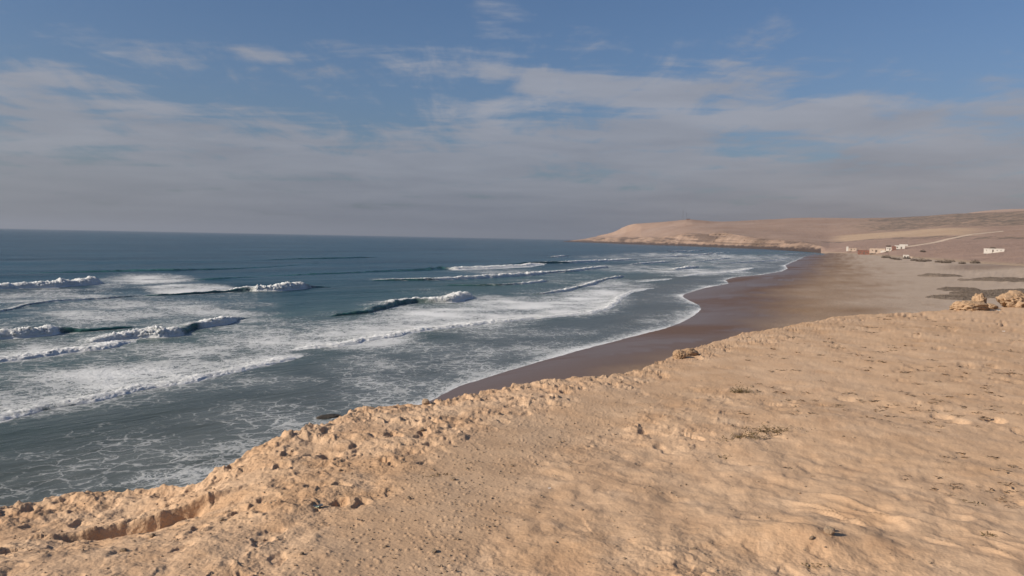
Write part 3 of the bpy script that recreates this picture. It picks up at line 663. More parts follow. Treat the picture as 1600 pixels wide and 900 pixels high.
def sea_state(x, y, spacing=None):
    """height of the water, foam density, shallowness"""
    s, _, _ = polyline_dist(x, y, SHORE)
    off = np.maximum(-s, 0.0)                       # metres seaward of the swash edge
    far = np.hypot(x, y)
    # the bay ends at the headland, so distance from the shore keeps a floor out at sea
    shallow = np.exp(-off / 42.0)
    z = np.zeros_like(x)
    warp = fbm(x / 90.0, y / 90.0, 3, seed=3) * 9.0
    env = 0.55 + 0.9 * np.clip(fbm(x / 120.0, y / 70.0, 2, seed=8) + 0.3, 0, 1)
    for (dx, dy), lam, amp, ph in SWELL:
        a = amp * env * np.clip(off / 90.0, 0.0, 1.0)
        if spacing is not None:
            a = a * np.clip(lam / (4.0 * spacing) - 0.2, 0, 1)
        t = (x * dx + y * dy + warp) / lam * 2 * math.pi + ph
        z += a * (np.sin(t) + 0.3 * np.cos(2 * t))
    foam = np.zeros_like(x)
    lo = 0.75 + 0.5 * fbm(x / 9.0, y / 9.0, 3, seed=21)
    for cx, cy_, ra, rb, ang, d in FOAM_ZONES:
        c, s_ = math.cos(ang), math.sin(ang)
        ux, uy = (x - cx) * c + (y - cy_) * s_, -(x - cx) * s_ + (y - cy_) * c
        r = (ux / (ra * 1.15)) ** 2 + (uy / (rb * 1.15)) ** 2
        foam = np.maximum(foam, d * np.exp(-r * r * 0.7))
    foam *= np.clip(lo, 0.55, 1.15)
    for lab, ty, tr, pts in WAVES:
        xs = [p[0] for p in pts]
        ys = [p[1] for p in pts]
        L = tr * 3 + 8
        m = (x > min(xs) - L) & (x < max(xs) + L) & (y > min(ys) - L) & (y < max(ys) + L)
        if tr == 0 or not m.any():
            continue
        sd, ui, ov = polyline_dist(x[m], y[m], pts)
        back = np.interp(ui, range(len(pts)), [p[4] for p in pts])
        hh = np.interp(ui, range(len(pts)), [p[2] for p in pts])
        e = np.exp(-(ov / 2.0) ** 2)
        bk = np.maximum(-sd, 0)
        edge = sd + 0.5 * fbm(x[m] / 1.6, y[m] / 1.6, 3, seed=31)
        f = back * e * np.exp(-(bk / tr) ** 1.5) * (0.80 if ty == 'f' else 0.77) * np.clip(0.85 + 0.5 * fbm(x[m] / 5.0, y[m] / 5.0, 3, seed=33), 0.4, 1.2) * sstep(edge, 0.5, 0.0)
        foam[m] = np.maximum(foam[m], f)
    # swash edge: froth pushed up the sand
    sw = 0.42 * np.exp(-((off) / 1.5) ** 1.2) + 0.38 * np.exp(-off / 16.0)
    sw *= np.clip(0.9 + 0.5 * fbm(x / 14.0, y / 14.0, 2, seed=44), 0.45, 1.3)
    foam = np.maximum(foam, sw * (s < 2.0) * sstep(far, 1100, 600))
    z += 0.10 * np.clip(foam, 0, 1) * fbm(x / 1.7, y / 1.7, 4, seed=51) * np.clip(off / 25, 0.1, 1)
    return z, np.clip(foam, 0, 1), shallow


def build_sea():
    az = np.concatenate([np.linspace(-112, -52, 16, endpoint=False), np.linspace(-52, -34, 60, endpoint=False),
                         np.linspace(-34, 23, 860), np.linspace(23, 40, 12)[1:]])
    tau = np.concatenate([np.linspace(1.0, 0.42, 10, endpoint=False), np.linspace(0.42, 0.004, 430, endpoint=False),
                          np.geomspace(0.004, 0.0003, 34)])
    d = CAM_Z / tau
    A, D = np.meshgrid(np.radians(az), d)
    X, Y = np.sin(A) * D, np.cos(A) * D
    sp = np.gradient(d)[:, None] * np.ones_like(A)
    Z, f, s = sea_state(X, Y, np.abs(sp))
    me = grid_mesh("sea", X, Y, Z, {'foam': f, 'shallow': s, 'body': np.zeros_like(f)})
    tag(add("sea", me, M_SEA), kind="structure")


PROF = {  # cross-sections: (offset seaward of the foot in wave heights, height in wave heights)
    'b': [(0.55, -.10), (.30, .0), (.10, .12), (-.02, .34), (-.14, .58), (-.34, .82), (-.66, .97), (-1.05, 1.0), (-1.6, .90), (-2.4, .68),
          (-3.6, .42), (-5.2, .20), (-7.2, .05), (-9.0, -.12)],
    'f': [(0.5, -.14), (.25, .06), (-.15, .30), (-.65, .60), (-1.3, .86), (-2.0, 1.0), (-2.9, .92), (-3.6, .72), (-6.0, .48), (-9.0, .28),
          (-13., .10), (-18., -.18)],
    's': [(3.2, -.12), (2.2, .02), (1.4, .22), (.7, .55), (.2, .84), (-.2, .97), (-.6, 1.0), (-1.2, .92), (-2.2, .70), (-3.6, .42),
          (-5.4, .16), (-7.5, -.12)]}


def build_wave(lab, ty, tr, pts, seed):
    P = np.array(pts)
    P[:, 2] *= {'s': 0.50, 'b': 0.64, 'f': 0.36}[ty] * (1 + 0.45 * sstep(np.hypot(P[:, 0], P[:, 1]), 170, 420)) * (0.62 + 0.38 * np.maximum(P[:, 3], P[:, 4] * .6))
    seg = np.hypot(np.diff(P[:, 0]), np.diff(P[:, 1]))
    cum = np.concatenate([[0], np.cumsum(seg)])
    dist = np.hypot(P[:, 0], P[:, 1]).mean()
    step = max(0.16, dist / 1256.0 * 1.0)
    n = int(cum[-1] / step) + 2
    t = np.linspace(0, cum[-1], n)
    # smooth the measured line a little
    C = np.stack([np.interp(t, cum, P[:, k]) for k in range(5)], 1)
    kw = max(3, int(3.0 / step)) | 1
    ker = np.hanning(kw + 2)[1:-1]
    ker /= ker.sum()
    for k in range(5):
        C[:, k] = np.convolve(np.pad(C[:, k], kw // 2, mode='edge'), ker, 'valid')
    T = np.gradient(C[:, :2], axis=0)
    T /= np.linalg.norm(T, axis=1)[:, None] + 1e-9
    N = np.stack([T[:, 1], -T[:, 0]], 1)                # shoreward
    pr = np.array(PROF[ty])
    m = 40
    cc = np.concatenate([[0], np.cumsum(np.hypot(np.diff(pr[:, 0]) * .55, np.diff(pr[:, 1]) * 1.6))])
    q = np.linspace(0, cc[-1], m)
    po, pz = np.interp(q, cc, pr[:, 0]), np.interp(q, cc, pr[:, 1])
    h = C[:, 2]
    tape = sstep(np.minimum(t, cum[-1] - t), 0, 3.0 + (0.22 if ty == 's' else 0.03) * cum[-1])
    hz = h * tape
    wob = fbm(t / 7.0, t * 0 + seed, 3, seed=seed) * 1.1 + fbm(t / 1.5, t * 0 + seed, 2, seed=seed + 3) * 0.22
    lev = 1 + 0.55 * fbm(t / 3.5, t * 0 + seed + 40, 3, seed=seed + 1)
    O = po[:, None] * np.maximum(h, 0.35)[None, :] + wob[None, :]
    X = C[:, 0][None, :] + N[:, 0][None, :] * O
    Y = C[:, 1][None, :] + N[:, 1][None, :] * O
    zb, fb, sh = sea_state(X, Y, np.full(X.shape, step))
    prof = pz[:, None] * (hz * lev)[None, :] - 0.10 * (1 - tape)[None, :]
    prof = np.where(pz[:, None] < 0.0, np.minimum(prof, pz[:, None] * 0.9), prof)
    # foam on this wave
    v = np.arange(m) / (m - 1)
    crest = np.argmax(pz)
    isface = sstep(np.arange(m), crest - 1.0, crest - 4.0)[:, None]
    cl = fbm(X / 0.9, Y / 0.9, 3, seed=seed + 60)
    face = C[:, 3][None, :] + 0.25 * cl * (C[:, 3][None, :] > 0.15) * (C[:, 3][None, :] < .8)
    fo = np.clip(face, 0, 1) * isface
    topness = np.clip(pz, 0, 1)[:, None]
    fo = np.maximum(fo, C[:, 4][None, :] * (1 - isface) * (0.45 + 0.50 * topness ** 2) * np.clip(0.95 + 0.4 * cl, .6, 1.1) if ty != 'f' else C[:, 4][None, :] * (0.58 + 0.34 * topness ** 2) * np.clip(0.95 + 0.45 * cl, .6, 1.15))
    fo *= (pz[:, None] > -0.02) * np.clip(tape * 2, 0, 1)[None, :]
    foam = np.maximum(fb * np.where(isface > .5, np.clip(C[:, 3][None, :] * 2, 0.15, 1), 1), fo)
    # turbulent lumps, pushed out along the local normal of the cross-section
    dz = np.gradient(pz)
    do = np.gradient(po)
    nl = np.hypot(dz, do) + 1e-9
    no, nz = dz / nl, -do / nl
    no, nz = np.abs(no) * np.where(np.arange(m) < crest, 1, -1), np.abs(nz)
    wl = np.maximum(0.26, (0.5 if ty != 'f' else 0.75) * np.maximum(h.mean(), .3))
    along = t[None, :] * np.ones_like(X)
    across = q[:, None] * np.maximum(h, 0.4)[None, :]
    w1, r1 = worley(along / wl, across / (wl * 0.8), seed + 70)
    w2, r2 = worley(along / (wl * .42), across / (wl * .36), seed + 71)
    lump = 0.55 * (0.55 - w1) * (0.4 + 1.0 * r1) + 0.30 * (0.5 - w2) + 0.75 * fbm(along / (wl * .5), across / (wl * .4), 5, .65, seed=seed + 74) + 0.6 * fbm(along / (wl * 2.2), across / (wl * 2.0), 3, seed=seed + 72)
    amp = (0.95 if ty == 'f' else 0.58) * hz[None, :] * np.clip(fo, 0, 1) ** 1.5 * np.clip(pz[:, None] * 2.2, 0, 1)
    disp = lump * amp + (0.03 * fbm(X / .8, Y / .8, 3, seed=seed + 73)) * np.clip(pz[:, None] * 3, 0, 1)
    X = X + N[:, 0][None, :] * disp * no[:, None]
    Y = Y + N[:, 1][None, :] * disp * no[:, None]
    Z = zb + prof + disp * nz[:, None]
    body = isface * (1 - np.clip(fo, 0, 1)) * np.clip(pz, 0, 1)[:, None] * np.ones_like(X)
    me = grid_mesh("breaking_wave", X, Y, Z, {'foam': foam, 'shallow': sh, 'body': body})
    name = "breaking_wave" if ty != 's' else "swell_wave"
    tag(add(name, me, M_SEA), lab, "wave", "waves running in to the beach")


build_sea()
for i, (lab, ty, tr, pts) in enumerate(WAVES):
    build_wave(lab, ty, tr, pts, 100 + i * 7)

# ------------------------------------------------------------------ beach, headland, hills
LAZ = np.array([c[0] for c in LAND])
LD = np.array([[p[0] for p in c[1]] for c in LAND])
LZ = np.array([[p[1] for p in c[1]] for c in LAND])
SPLIT_AZ = 20.95


def land_lines(az):
    K = LD.shape[1]
    d = np.stack([np.interp(az, LAZ, LD[:, k]) for k in range(K)])
    z = np.stack([np.interp(az, LAZ, LZ[:, k]) for k in range(K)])
    k = np.hanning(9)[1:-1]
    k /= k.sum()
    for i in range(1, K):
        d[i] = np.convolve(np.pad(d[i], 3, mode='edge'), k, 'valid')
        z[i] = np.convolve(np.pad(z[i], 3, mode='edge'), k, 'valid')
    left = az < LAZ[0]
    z[:, left] = -4.0
    return d, z


def beach_z(x, y):
    s, _, _ = polyline_dist(x, y, SHORE)
    z = np.where(s < 25, 0.03 * s, 0.75 + 0.028 * (s - 25))
    z = np.clip(z, -1.5, 3.0)
    return z, s


def build_beach():
    az = np.concatenate([np.linspace(-14, 3, 120, endpoint=False), np.linspace(3, 34, 620), np.linspace(34, 78, 60)[1:]])
    dl, zl = land_lines(az)
    dmax = dl[0]
    dmax = np.where(az < LAZ[0], 500.0, dmax)
    rows = 260
    tau0 = 1 / 13.0
    u = np.linspace(0, 1, rows)[:, None]
    tau = tau0 * (1 - u) ** 1.35 + (1 / dmax)[None, :] * (1 - (1 - u) ** 1.35)
    D = 1 / tau
    A = np.radians(az)[None, :] * np.ones_like(D)
    X, Y = np.sin(A) * D, np.cos(A) * D
    Z, s = beach_z(X, Y)
    k = sstep(D / dmax[None, :], 0.72, 1.0) * (az >= SPLIT_AZ - .3)[None, :]
    Z = Z * (1 - k) + np.maximum(zl[0], -0.6)[None, :] * k
    dune = sstep(s, 45, 80) * (1 - k)
    Z += dune * (0.5 * fbm(X / 22.0, Y / 22.0, 4, seed=77) + 0.12 * fbm(X / 4.0, Y / 4.0, 3, seed=78))
    Z += 0.02 * fbm(X / 3.0, Y / 9.0, 3, seed=79) * sstep(s, 4, 20)
    w, _, _ = polyline_dist(X, Y, WETLINE)
    jit = 7.0 * fbm(X / 16.0, Y / 16.0, 5, seed=81)
    scale = 0.035 * np.hypot(X, Y) + 3.0
    wet = sstep(w + jit, scale, -scale * 0.6)
    damp = sstep(w + jit * 3.0, 34, 8) * (0.75 + 0.6 * fbm(X / 30.0, Y / 18.0, 3, seed=83))
    film = wet * np.clip(1.15 * np.exp(-np.maximum(s, 0) / (7.0 + 0.06 * D)) + 0.9 * sstep(fbm(X / 20.0, Y / 9.0, 4, seed=85), 0.05, 0.3), 0, 1)
    az2 = np.degrees(np.arctan2(X, Y))
    pan = sstep(az2, 27.5, 29.5) * np.exp(-((D - 452 - 30 * fbm(X / 60, Y / 60, 2, seed=86)) / 52.0) ** 4)
    wet = np.maximum(wet, 0.55 * pan)
    me = grid_mesh("beach", X, Y, Z, {'wet': wet, 'damp': np.clip(damp, 0, 1), 'film': film})
    tag(add("beach", me, M_BEACH), kind="structure")


TAN = np.array((0.335, 0.232, 0.174))
CLIFF = np.array((0.275, 0.192, 0.142))
PINK = np.array((0.315, 0.218, 0.170))
PALE = np.array((0.47, 0.335, 0.225))
DARKROCK = np.array((0.072, 0.052, 0.046))
SCRUBBY = np.array((0.33, 0.235, 0.17))


def land_surface(az, seglist, nsub):
    """rows through the feature lines in seglist"""
    dl, zl = land_lines(az)
    Ds, Zs, Us = [], [], []
    for (k, n) in zip(seglist[:-1], nsub):
        u = (np.arange(n) / n)[:, None]
        Ds.append(dl[k][None] * (1 - u) + dl[k + 1][None] * u)
        w = u
        if k == 2:
            w = u * u * (3 - 2 * u) * 0.5 + u * 0.5
        Zs.append(zl[k][None] * (1 - w) + zl[k + 1][None] * w)
        Us.append(k + u * np.ones_like(az)[None])
    k = seglist[-1]
    Ds.append(dl[k][None]); Zs.append(zl[k][None]); Us.append(np.full((1, len(az)), float(k)))
    return np.concatenate(Ds), np.concatenate(Zs), np.concatenate(Us)


def build_far(name, az, nsub, headland):
    D, Z, U = land_surface(az, [0, 1, 2, 3, 4, 5], nsub)
    A = np.radians(az)[None, :] * np.ones_like(D)
    X, Y = np.sin(A) * D, np.cos(A) * D
    # relief
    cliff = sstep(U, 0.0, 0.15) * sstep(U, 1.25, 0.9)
    if headland:
        crag = fbm(X / 70.0 + 0.4 * fbm(X / 40.0, Y / 40.0, 3, seed=90), Y / 45.0, 6, 0.6, seed=91)
        gul = fbm(X / 26.0 + 3, Z / 14.0, 4, 0.6, seed=92)
        edge = sstep(az, SPLIT_AZ, SPLIT_AZ - 1.6)[None, :]
        amp = cliff * edge * np.clip((Z.max(0) / 30.0), 0.15, 1.0)[None, :] * 20.0
        prof = np.clip(U, 0, 1) ** (1 - 0.45 * edge)
        Zc = Z[0][None] + (Z[nsub[0]][None] - Z[0][None]) * prof
        Z = np.where(U < 1, Zc, Z)
        D2 = D + amp * (crag * 0.9 + gul * 0.9)
        X, Y = np.sin(A) * D2, np.cos(A) * D2
        Z = Z + edge * cliff * (2.2 * fbm(X / 18.0, Y / 18.0, 4, seed=93)) * np.clip(Z / 8.0, 0, 1)
    land = sstep(U, 0.9, 1.5)
    Z = Z + land * (2.6 * fbm(X / 120.0, Y / 120.0, 5, 0.55, seed=94) + 4.0 * fbm(X / 300.0, Y / 300.0, 3, seed=95)) * sstep(U, 5.0, 3.6) * np.clip((Z + 2) / 12, 0, 1)
    lowr = sstep(U, 0.1, 0.5) * sstep(U, 1.6, 0.9) * (0.0 if headland else 1.0)
    Z = Z + lowr * (1.1 * fbm(X / 30.0, Y / 30.0, 4, seed=96))
    if not headland:
        j = sstep(az, az[0] + 1.2, az[0])[None, :] * sstep(U, 1.0, 0.2)
        Z = Z * (1 - 0 * j)
    # colours
    n = fbm(X / 160.0, Y / 160.0, 4, seed=97)[..., None]
    C = TAN + n * 0.05 + np.zeros(X.shape + (3,))
    scr = np.zeros_like(X)
    if headland:
        cr = (0.6 * fbm(X / 34.0, Z / 9.0 + 0.3 * X / 34.0, 5, 0.62, seed=98) + 0.6 * fbm(X / 90.0, Y / 90.0, 4, seed=89))[..., None]
        cc = CLIFF * (1 + cr * 1.25)  # crag contrast painted in, as frontal sun flattens the relief
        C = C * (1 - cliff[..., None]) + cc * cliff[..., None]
        dk = (sstep(fbm(X / 22.0 + 5, Z / 11.0, 5, .65, seed=88), 0.0, 0.22) * cliff * 0.8)[..., None]  # dark patches stand in for shaded gullies
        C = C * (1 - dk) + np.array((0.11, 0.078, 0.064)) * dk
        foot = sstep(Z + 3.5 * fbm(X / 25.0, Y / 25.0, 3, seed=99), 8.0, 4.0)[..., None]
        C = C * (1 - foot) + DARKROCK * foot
        scr = 0.35 * sstep(fbm(X / 200.0, Y / 200.0, 3, seed=100), 0.1, 0.4) * land + 0.45 * cliff * sstep(cr[..., 0], 0.0, .4)
        rock = sstep(az, 20.9, 17.5)[None, :]
    else:
        azd = az[None, :] * np.ones_like(D)
        low = sstep(U, 1.7, 1.15)[..., None]
        C = C * (1 - low) + PINK * low
        scr = 0.42 * low[..., 0] * (0.6 + 0.8 * fbm(X / 60.0, Y / 60.0, 3, seed=101))
        # pale field in front of the slope
        pf = sstep(U, 1.42, 1.52) * sstep(U, 2.06, 1.98) * sstep(azd, 21.2, 22.5) * sstep(azd, 31.0, 28.6)
        C = C * (1 - pf[..., None]) + PALE * pf[..., None]
        # scrub covered slope
        up = sstep(U + 0.25 * fbm(X / 300.0, Y / 300.0, 3, seed=103), 2.0, 2.25) * sstep(U, 3.9, 3.2) * sstep(azd + 1.6 * fbm(X / 200.0, Y / 500.0, 4, seed=104), 20.9, 25.5)
        C = C * (1 - 0.8 * up[..., None]) + SCRUBBY * 0.8 * up[..., None]
        scr = np.maximum(scr, up * (0.75 + 0.3 * fbm(X / 150.0, Y / 260.0, 3, seed=102)))
        scr = np.maximum(scr, 0.7 * sstep(U, 1.30, 1.40) * sstep(U, 1.50, 1.44))
        far = sstep(U, 4.2, 4.8)[..., None]
        C = C * (1 - far) + np.array((0.46, 0.31, 0.22)) * far
        bk = sstep(U, 0.25, 0.0)[..., None]
        C = C * (1 - bk) + np.array((0.36, 0.27, 0.19)) * bk
    C = np.clip(C, 0.02, 0.9)
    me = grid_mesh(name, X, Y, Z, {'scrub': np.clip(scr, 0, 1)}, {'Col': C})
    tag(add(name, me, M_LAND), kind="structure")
    return X, Y, Z


build_beach()
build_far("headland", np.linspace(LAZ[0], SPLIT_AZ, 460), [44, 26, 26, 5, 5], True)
HX, HY, HZ = build_far("hillside", np.concatenate([np.linspace(SPLIT_AZ, 34, 300), np.linspace(34, 78, 50)[1:]]), [24, 50, 40, 6, 10], False)


def hill_z(x, y, rad=7.0):
    d2 = (HX - x) ** 2 + (HY - y) ** 2
    m = d2 < max(rad * rad, d2.min() * 1.01)
    return float(HZ[m].max())

# ------------------------------------------------------------------ cliff top in the foreground
EDGE_FULL = [(-180, 14.0), (-150, 9.5), (-120, 7.5), (-95, 6.8), (-75, 6.9), (-60, 7.2), (-48, 7.5), (-40, 7.7)] + EDGE + \
            [(40, 44.0), (50, 60.0), (65, 75.0), (85, 90.0), (110, 100.0), (180, 14.0)]
EA = np.array([e[0] for e in EDGE_FULL])
ER = np.array([e[1] for e in EDGE_FULL])
PLAIN = 10.0


def gauss(x, y, cx, cy_, rx, ry=None, ang=0.0):
    ry = ry or rx
    c, s = math.cos(ang), math.sin(ang)
    u, v = (x - cx) * c + (y - cy_) * s, -(x - cx) * s + (y - cy_) * c
    return np.exp(-((u / rx) ** 2 + (v / ry) ** 2))


SHADE_LEDGE = [(-3.35, 5.78), (-3.17, 5.87), (-2.98, 5.97), (-2.78, 6.08), (-2.58, 6.20), (-2.40, 6.33), (-2.22, 6.48)]
TRAIL_LINE = [(-0.9, 3.0), (-0.75, 5.0), (-0.35, 6.6), (0.2, 8.0), (1.1, 9.6), (2.4, 11.4), (4.5, 14.5), (8.0, 18.5)]


def ground_masks(x, y):
    r = np.hypot(x, y)
    az = np.degrees(np.arctan2(x, y))
    re = np.interp(az, EA, ER)
    toedge = re - r
    low = fbm(x / 1.3, y / 1.3, 3, seed=201)
    tr, _, _ = polyline_dist(x, y, TRAIL_LINE)
    wid = 0.42 + 0.02 * r
    trail = sstep(np.abs(tr + 0.25 * low), wid * 1.35, wid * 0.45) * sstep(r, 12.0, 8.0)
    # broken, clodded crust: left of the trail, and in a belt along the edge
    left = sstep(tr + 0.35 * low, 0.1, -0.8)
    belt = sstep(toedge + 0.5 * low, 2.0, 0.4) * sstep(az, 14, -2) * 0.6
    mid = gauss(x, y, 1.3, 8.4, 1.6, 1.2) * 0.75 + gauss(x, y, 3.2, 10.2, 1.6, 1.0) * 0.6 + gauss(x, y, 2.6, 8.3, .7, .35) * .6
    near = gauss(x, y, 2.2, 5.0, 0.9, 0.7) * 0.5 + gauss(x, y, 0.6, 4.7, 1.4, .6) * .45 + gauss(x, y, -2.0, 4.7, 1.5, .5) * .30
    smoothzone = gauss(x, y, -2.6, 5.0, 1.2, 0.45)
    rough = np.clip(np.maximum.reduce([left * 0.95, belt * 0.85, mid, near]) * (1 - 0.6 * smoothzone) * (1 - 0.75 * trail) + 0.10, 0, 1)
    rough *= np.clip(0.75 + 0.6 * fbm(x / .7, y / .7, 3, seed=203), 0.3, 1.25)
    smooth_right = sstep(az, 12, 25) * sstep(r, 4.5, 7.5)
    rough *= 1 - 0.7 * smooth_right
    return np.clip(rough, 0, 1), trail, toedge, smooth_right


def ground_z(x, y, detail=True):
    rough, trail, toedge, sr = ground_masks(x, y)
    r = np.hypot(x, y)
    inner = sstep(toedge, 0.0, 0.8)
    z = PLAIN + 0.075 * fbm(x / 2.6, y / 2.6, 3, seed=211) * sstep(r, 1.0, 4.0)
    z += 0.035 * fbm(x / 0.9, y / 0.9, 3, seed=212) * (0.35 + 0.65 * rough) * (1 - .5 * trail)
    # the ground tips down towards the rim at bottom left
    azd = np.degrees(np.arctan2(x, y))
    z -= 0.39 * sstep(azd, -15, -27) * sstep(r, 5.0, 7.8)
    # small ledge added there, turned right and scooped to make a strip of shade
    wob = fbm(x / 0.35, y / 0.35, 3, seed=213)
    dd, ui, ov = polyline_dist(x, y, SHADE_LEDGE)
    dd = dd + 0.04 * wob
    T = np.interp(ui, range(len(SHADE_LEDGE)), [0.2, .8, 1.0, 1.0, .85, .5, 0.0]) * np.exp(-(ov / .15) ** 2)
    z -= 0.13 * T * sstep(dd, -0.01, 0.04) * np.exp(-(np.maximum(dd, 0) / 0.34) ** 2)
    z += 0.05 * T * sstep(dd, 0.03, -0.01) * np.exp(-(np.maximum(-dd, 0) / 0.25) ** 2)
    # mound and scoured ridges at lower right
    z += 0.085 * gauss(x, y, 1.95, 5.32, .42, .19, -.35) + 0.05 * gauss(x, y, 2.25, 5.55, .30, .16, -.6)
    for cx, cy_, L, w, a, h in RIDGES:
        z += h * gauss(x, y, cx, cy_, L, w, a)
    z -= 0.05 * sstep(x, 2.8, 4.2) * sstep(y, 7.5, 5.0)
    lift = fbm(x / 0.55, y / 0.55, 3, seed=214)
    if not detail:
        return z
    # broken crust: crumbled fractal relief in clusters, scattered clods and undercut pits
    wx, wy = x + 0.07 * fbm(x / .2, y / .2, 3, seed=220), y + 0.07 * fbm(x / .2 + 9, y / .2, 3, seed=221)
    clus = np.clip(0.45 + 1.5 * fbm(x / .8, y / .8, 3, seed=236), 0, 1)
    frac = fbm(wx / 0.34, wy / 0.34, 6, 0.58, seed=237)
    scarp = np.abs(fbm(wx / 0.5 + 4, wy / 0.5, 4, 0.55, seed=238))
    a1, i1 = worley(wx / 0.24, wy / 0.24, 231)
    a2, i2 = worley(wx / 0.10, wy / 0.10, 232)
    d1 = sstep(a1, 0.50, 0.22) * np.clip(i1 - 0.66, 0, 1) * 3.0
    d2 = sstep(a2, 0.50, 0.20) * np.clip(i2 - 0.60, 0, 1) * 2.5
    crust = 0.055 * frac * (0.4 + 0.6 * clus) + 0.045 * sstep(scarp, 0.16, 0.02) * clus + 0.040 * d1 + 0.022 * d2 * clus
    p1, j1 = worley(wx / 0.19 + 31, wy / 0.25, 241)
    pits = sstep(p1, 0.42, 0.22) * np.clip(j1 - 0.62, 0, 1) * 2.6
    p2, j2 = worley(wx / 0.085 + 31, wy / 0.11, 243)
    pits2 = sstep(p2, 0.42, 0.20) * np.clip(j2 - 0.70, 0, 1) * 3.0
    grit = 0.011 * fbm(x / 0.06, y / 0.06, 4, 0.62, seed=245)
    hum = fbm(x / 0.42, y / 0.42, 2, seed=248) + 0.45 * fbm(x / 0.17, y / 0.17, 2, seed=249)
    z += 0.029 * hum * sstep(r, 11.0, 6.5) * (1 - 0.8 * trail)
    z += (0.78 * crust - 0.058 * pits - 0.022 * pits2) * rough ** 1.35 * (0.6 + 0.4 * sstep(r, 3.5, 7.0)) + grit * (0.12 + 0.75 * rough)
    # gravel on the worn trail
    g3, gi = worley(x / 0.035, y / 0.035, 251)
    z += 0.007 * np.clip(1 - (g3 / 0.5) ** 2, 0, 1) * (gi > 0.84) * np.clip(trail + .25, 0, 1)
    # trodden dents on the smooth right-hand side
    ff = np.clip(0.45 + fbm(x / 2.2, y / 2.2, 3, seed=263) * 1.7, 0, 1)
    f1, fi = worley(wx / 0.55 + 5, wy / 0.52, 261)
    dent = sstep(f1, 0.30, 0.13) * np.clip(fi - 0.30, 0, 1) * 1.8
    f2, fj = worley(wx / 0.27 + 8, wy / 0.27, 266)
    dent2 = sstep(f2, 0.34, 0.16) * np.clip(fj - 0.55, 0, 1) * 2.4
    z -= (0.055 * dent + 0.032 * dent2) * np.maximum(sr, .25 * (1 - rough)) * ff
    z += (0.020 * fbm(x / .45, y / .45, 3, seed=268) + 0.008 * fbm(wx / .12, wy / .12, 3, seed=269)) * sr
    # crumbling rim
    z += (0.05 * fbm(x / .35, y / .35, 4, .6, seed=271) + 0.03 * fbm(x / .1, y / .1, 3, .6, seed=272)) * sstep(toedge, 1.0, 0.1) * (0.25 + 0.75 * sstep(azd, 14, -8))
    return z


rng = random.Random(7)
RIDGES = []
for k in range(22):
    t = rng.uniform(0, 1)
    cx = 2.3 + 1.9 * t + rng.uniform(-.35, .5)
    cy_ = 6.1 - 1.3 * t + rng.uniform(-.45, .35)
    RIDGES.append((cx, cy_, rng.uniform(.08, .26), rng.uniform(.014, .03), -0.72 + rng.uniform(-.3, .3), rng.uniform(.010, .032)))


def build_ground():
    az = np.concatenate([np.linspace(-178, -60, 60, endpoint=False), np.linspace(-60, -34, 70, endpoint=False), np.linspace(-34, 34.5, 1180),
                         np.linspace(34.5, 60, 60)[1:], np.linspace(60, 178, 60)[1:]])
    re = np.interp(az, EA, ER)
    A1 = np.radians(az)
    # ragged rim
    ex, ey = np.sin(A1) * re, np.cos(A1) * re
    re = re + 0.22 * fbm(ex / 0.9, ey / 0.9, 4, 0.6, seed=281) + 0.07 * fbm(ex / 0.2, ey / 0.2, 3, .6, seed=282)
    near = np.linspace(0.25, 3.7, 14, endpoint=False)[:, None] * np.ones_like(re)[None]
    u = np.linspace(0, 1, 430)[:, None]
    tau = (1 / 3.7) * (1 - u) + (1 / re)[None] * u
    top = 1 / tau
    D = np.concatenate([near, top])
    A = A1[None] * np.ones_like(D)
    X, Y = np.sin(A) * D, np.cos(A) * D
    Z = ground_z(X, Y)
    rough, trail, toedge, sr = ground_masks(X, Y)
    # cliff face
    v = np.linspace(0, 1, 46)[1:, None]
    depth = 12.0 * v ** 1.7
    cx_, cz_ = re[None] * np.ones_like(v), Z[-1][None] - depth
    bulge = 0.9 * fbm(ex[None] / 1.6 + 0 * v, cz_ / 1.2, 4, .6, seed=285) + 0.25 * fbm(ex[None] / .4 + 0 * v, cz_ / .35, 3, seed=286)
    strata = 0.22 * np.sin(cz_ * 4.0 + 1.5 * fbm(ex[None] / 2 + 0 * v, cz_ * 0, 2, seed=287))
    out = 0.05 + 0.16 * depth + (bulge + strata) * sstep(depth, 0.0, 1.5) * 0.8 - 0.12 * sstep(depth, 0.15, 0.8)
    Dc = cx_ + out
    Ac = A1[None] * np.ones_like(Dc)
    Xc, Yc = np.sin(Ac) * Dc, np.cos(Ac) * Dc
    rockm = np.concatenate([0.8 * sstep(toedge, 0.45, 0.0) * np.clip(.5 + fbm(X / .4, Y / .4, 3, seed=288), 0, 1), np.ones_like(Dc)])
    lift = np.clip(0.5 + 1.3 * fbm(X / .6, Y / .6, 4, seed=214) * (0.4 + rough), 0, 1)
    one = np.ones_like(Dc)
    me = grid_mesh("cliff_top", np.concatenate([X, Xc]), np.concatenate([Y, Yc]), np.concatenate([Z, cz_]),
                   {'rough': np.concatenate([rough, one]), 'trail': np.concatenate([trail, one * 0]), 'rock': rockm,
                    'lift': np.concatenate([lift, one * .4])})
    tag(add("cliff_top", me, M_GROUND), kind="structure")


build_ground()


def gz(x, y):
    return float(ground_z(np.array([float(x)]), np.array([float(y)]))[0])


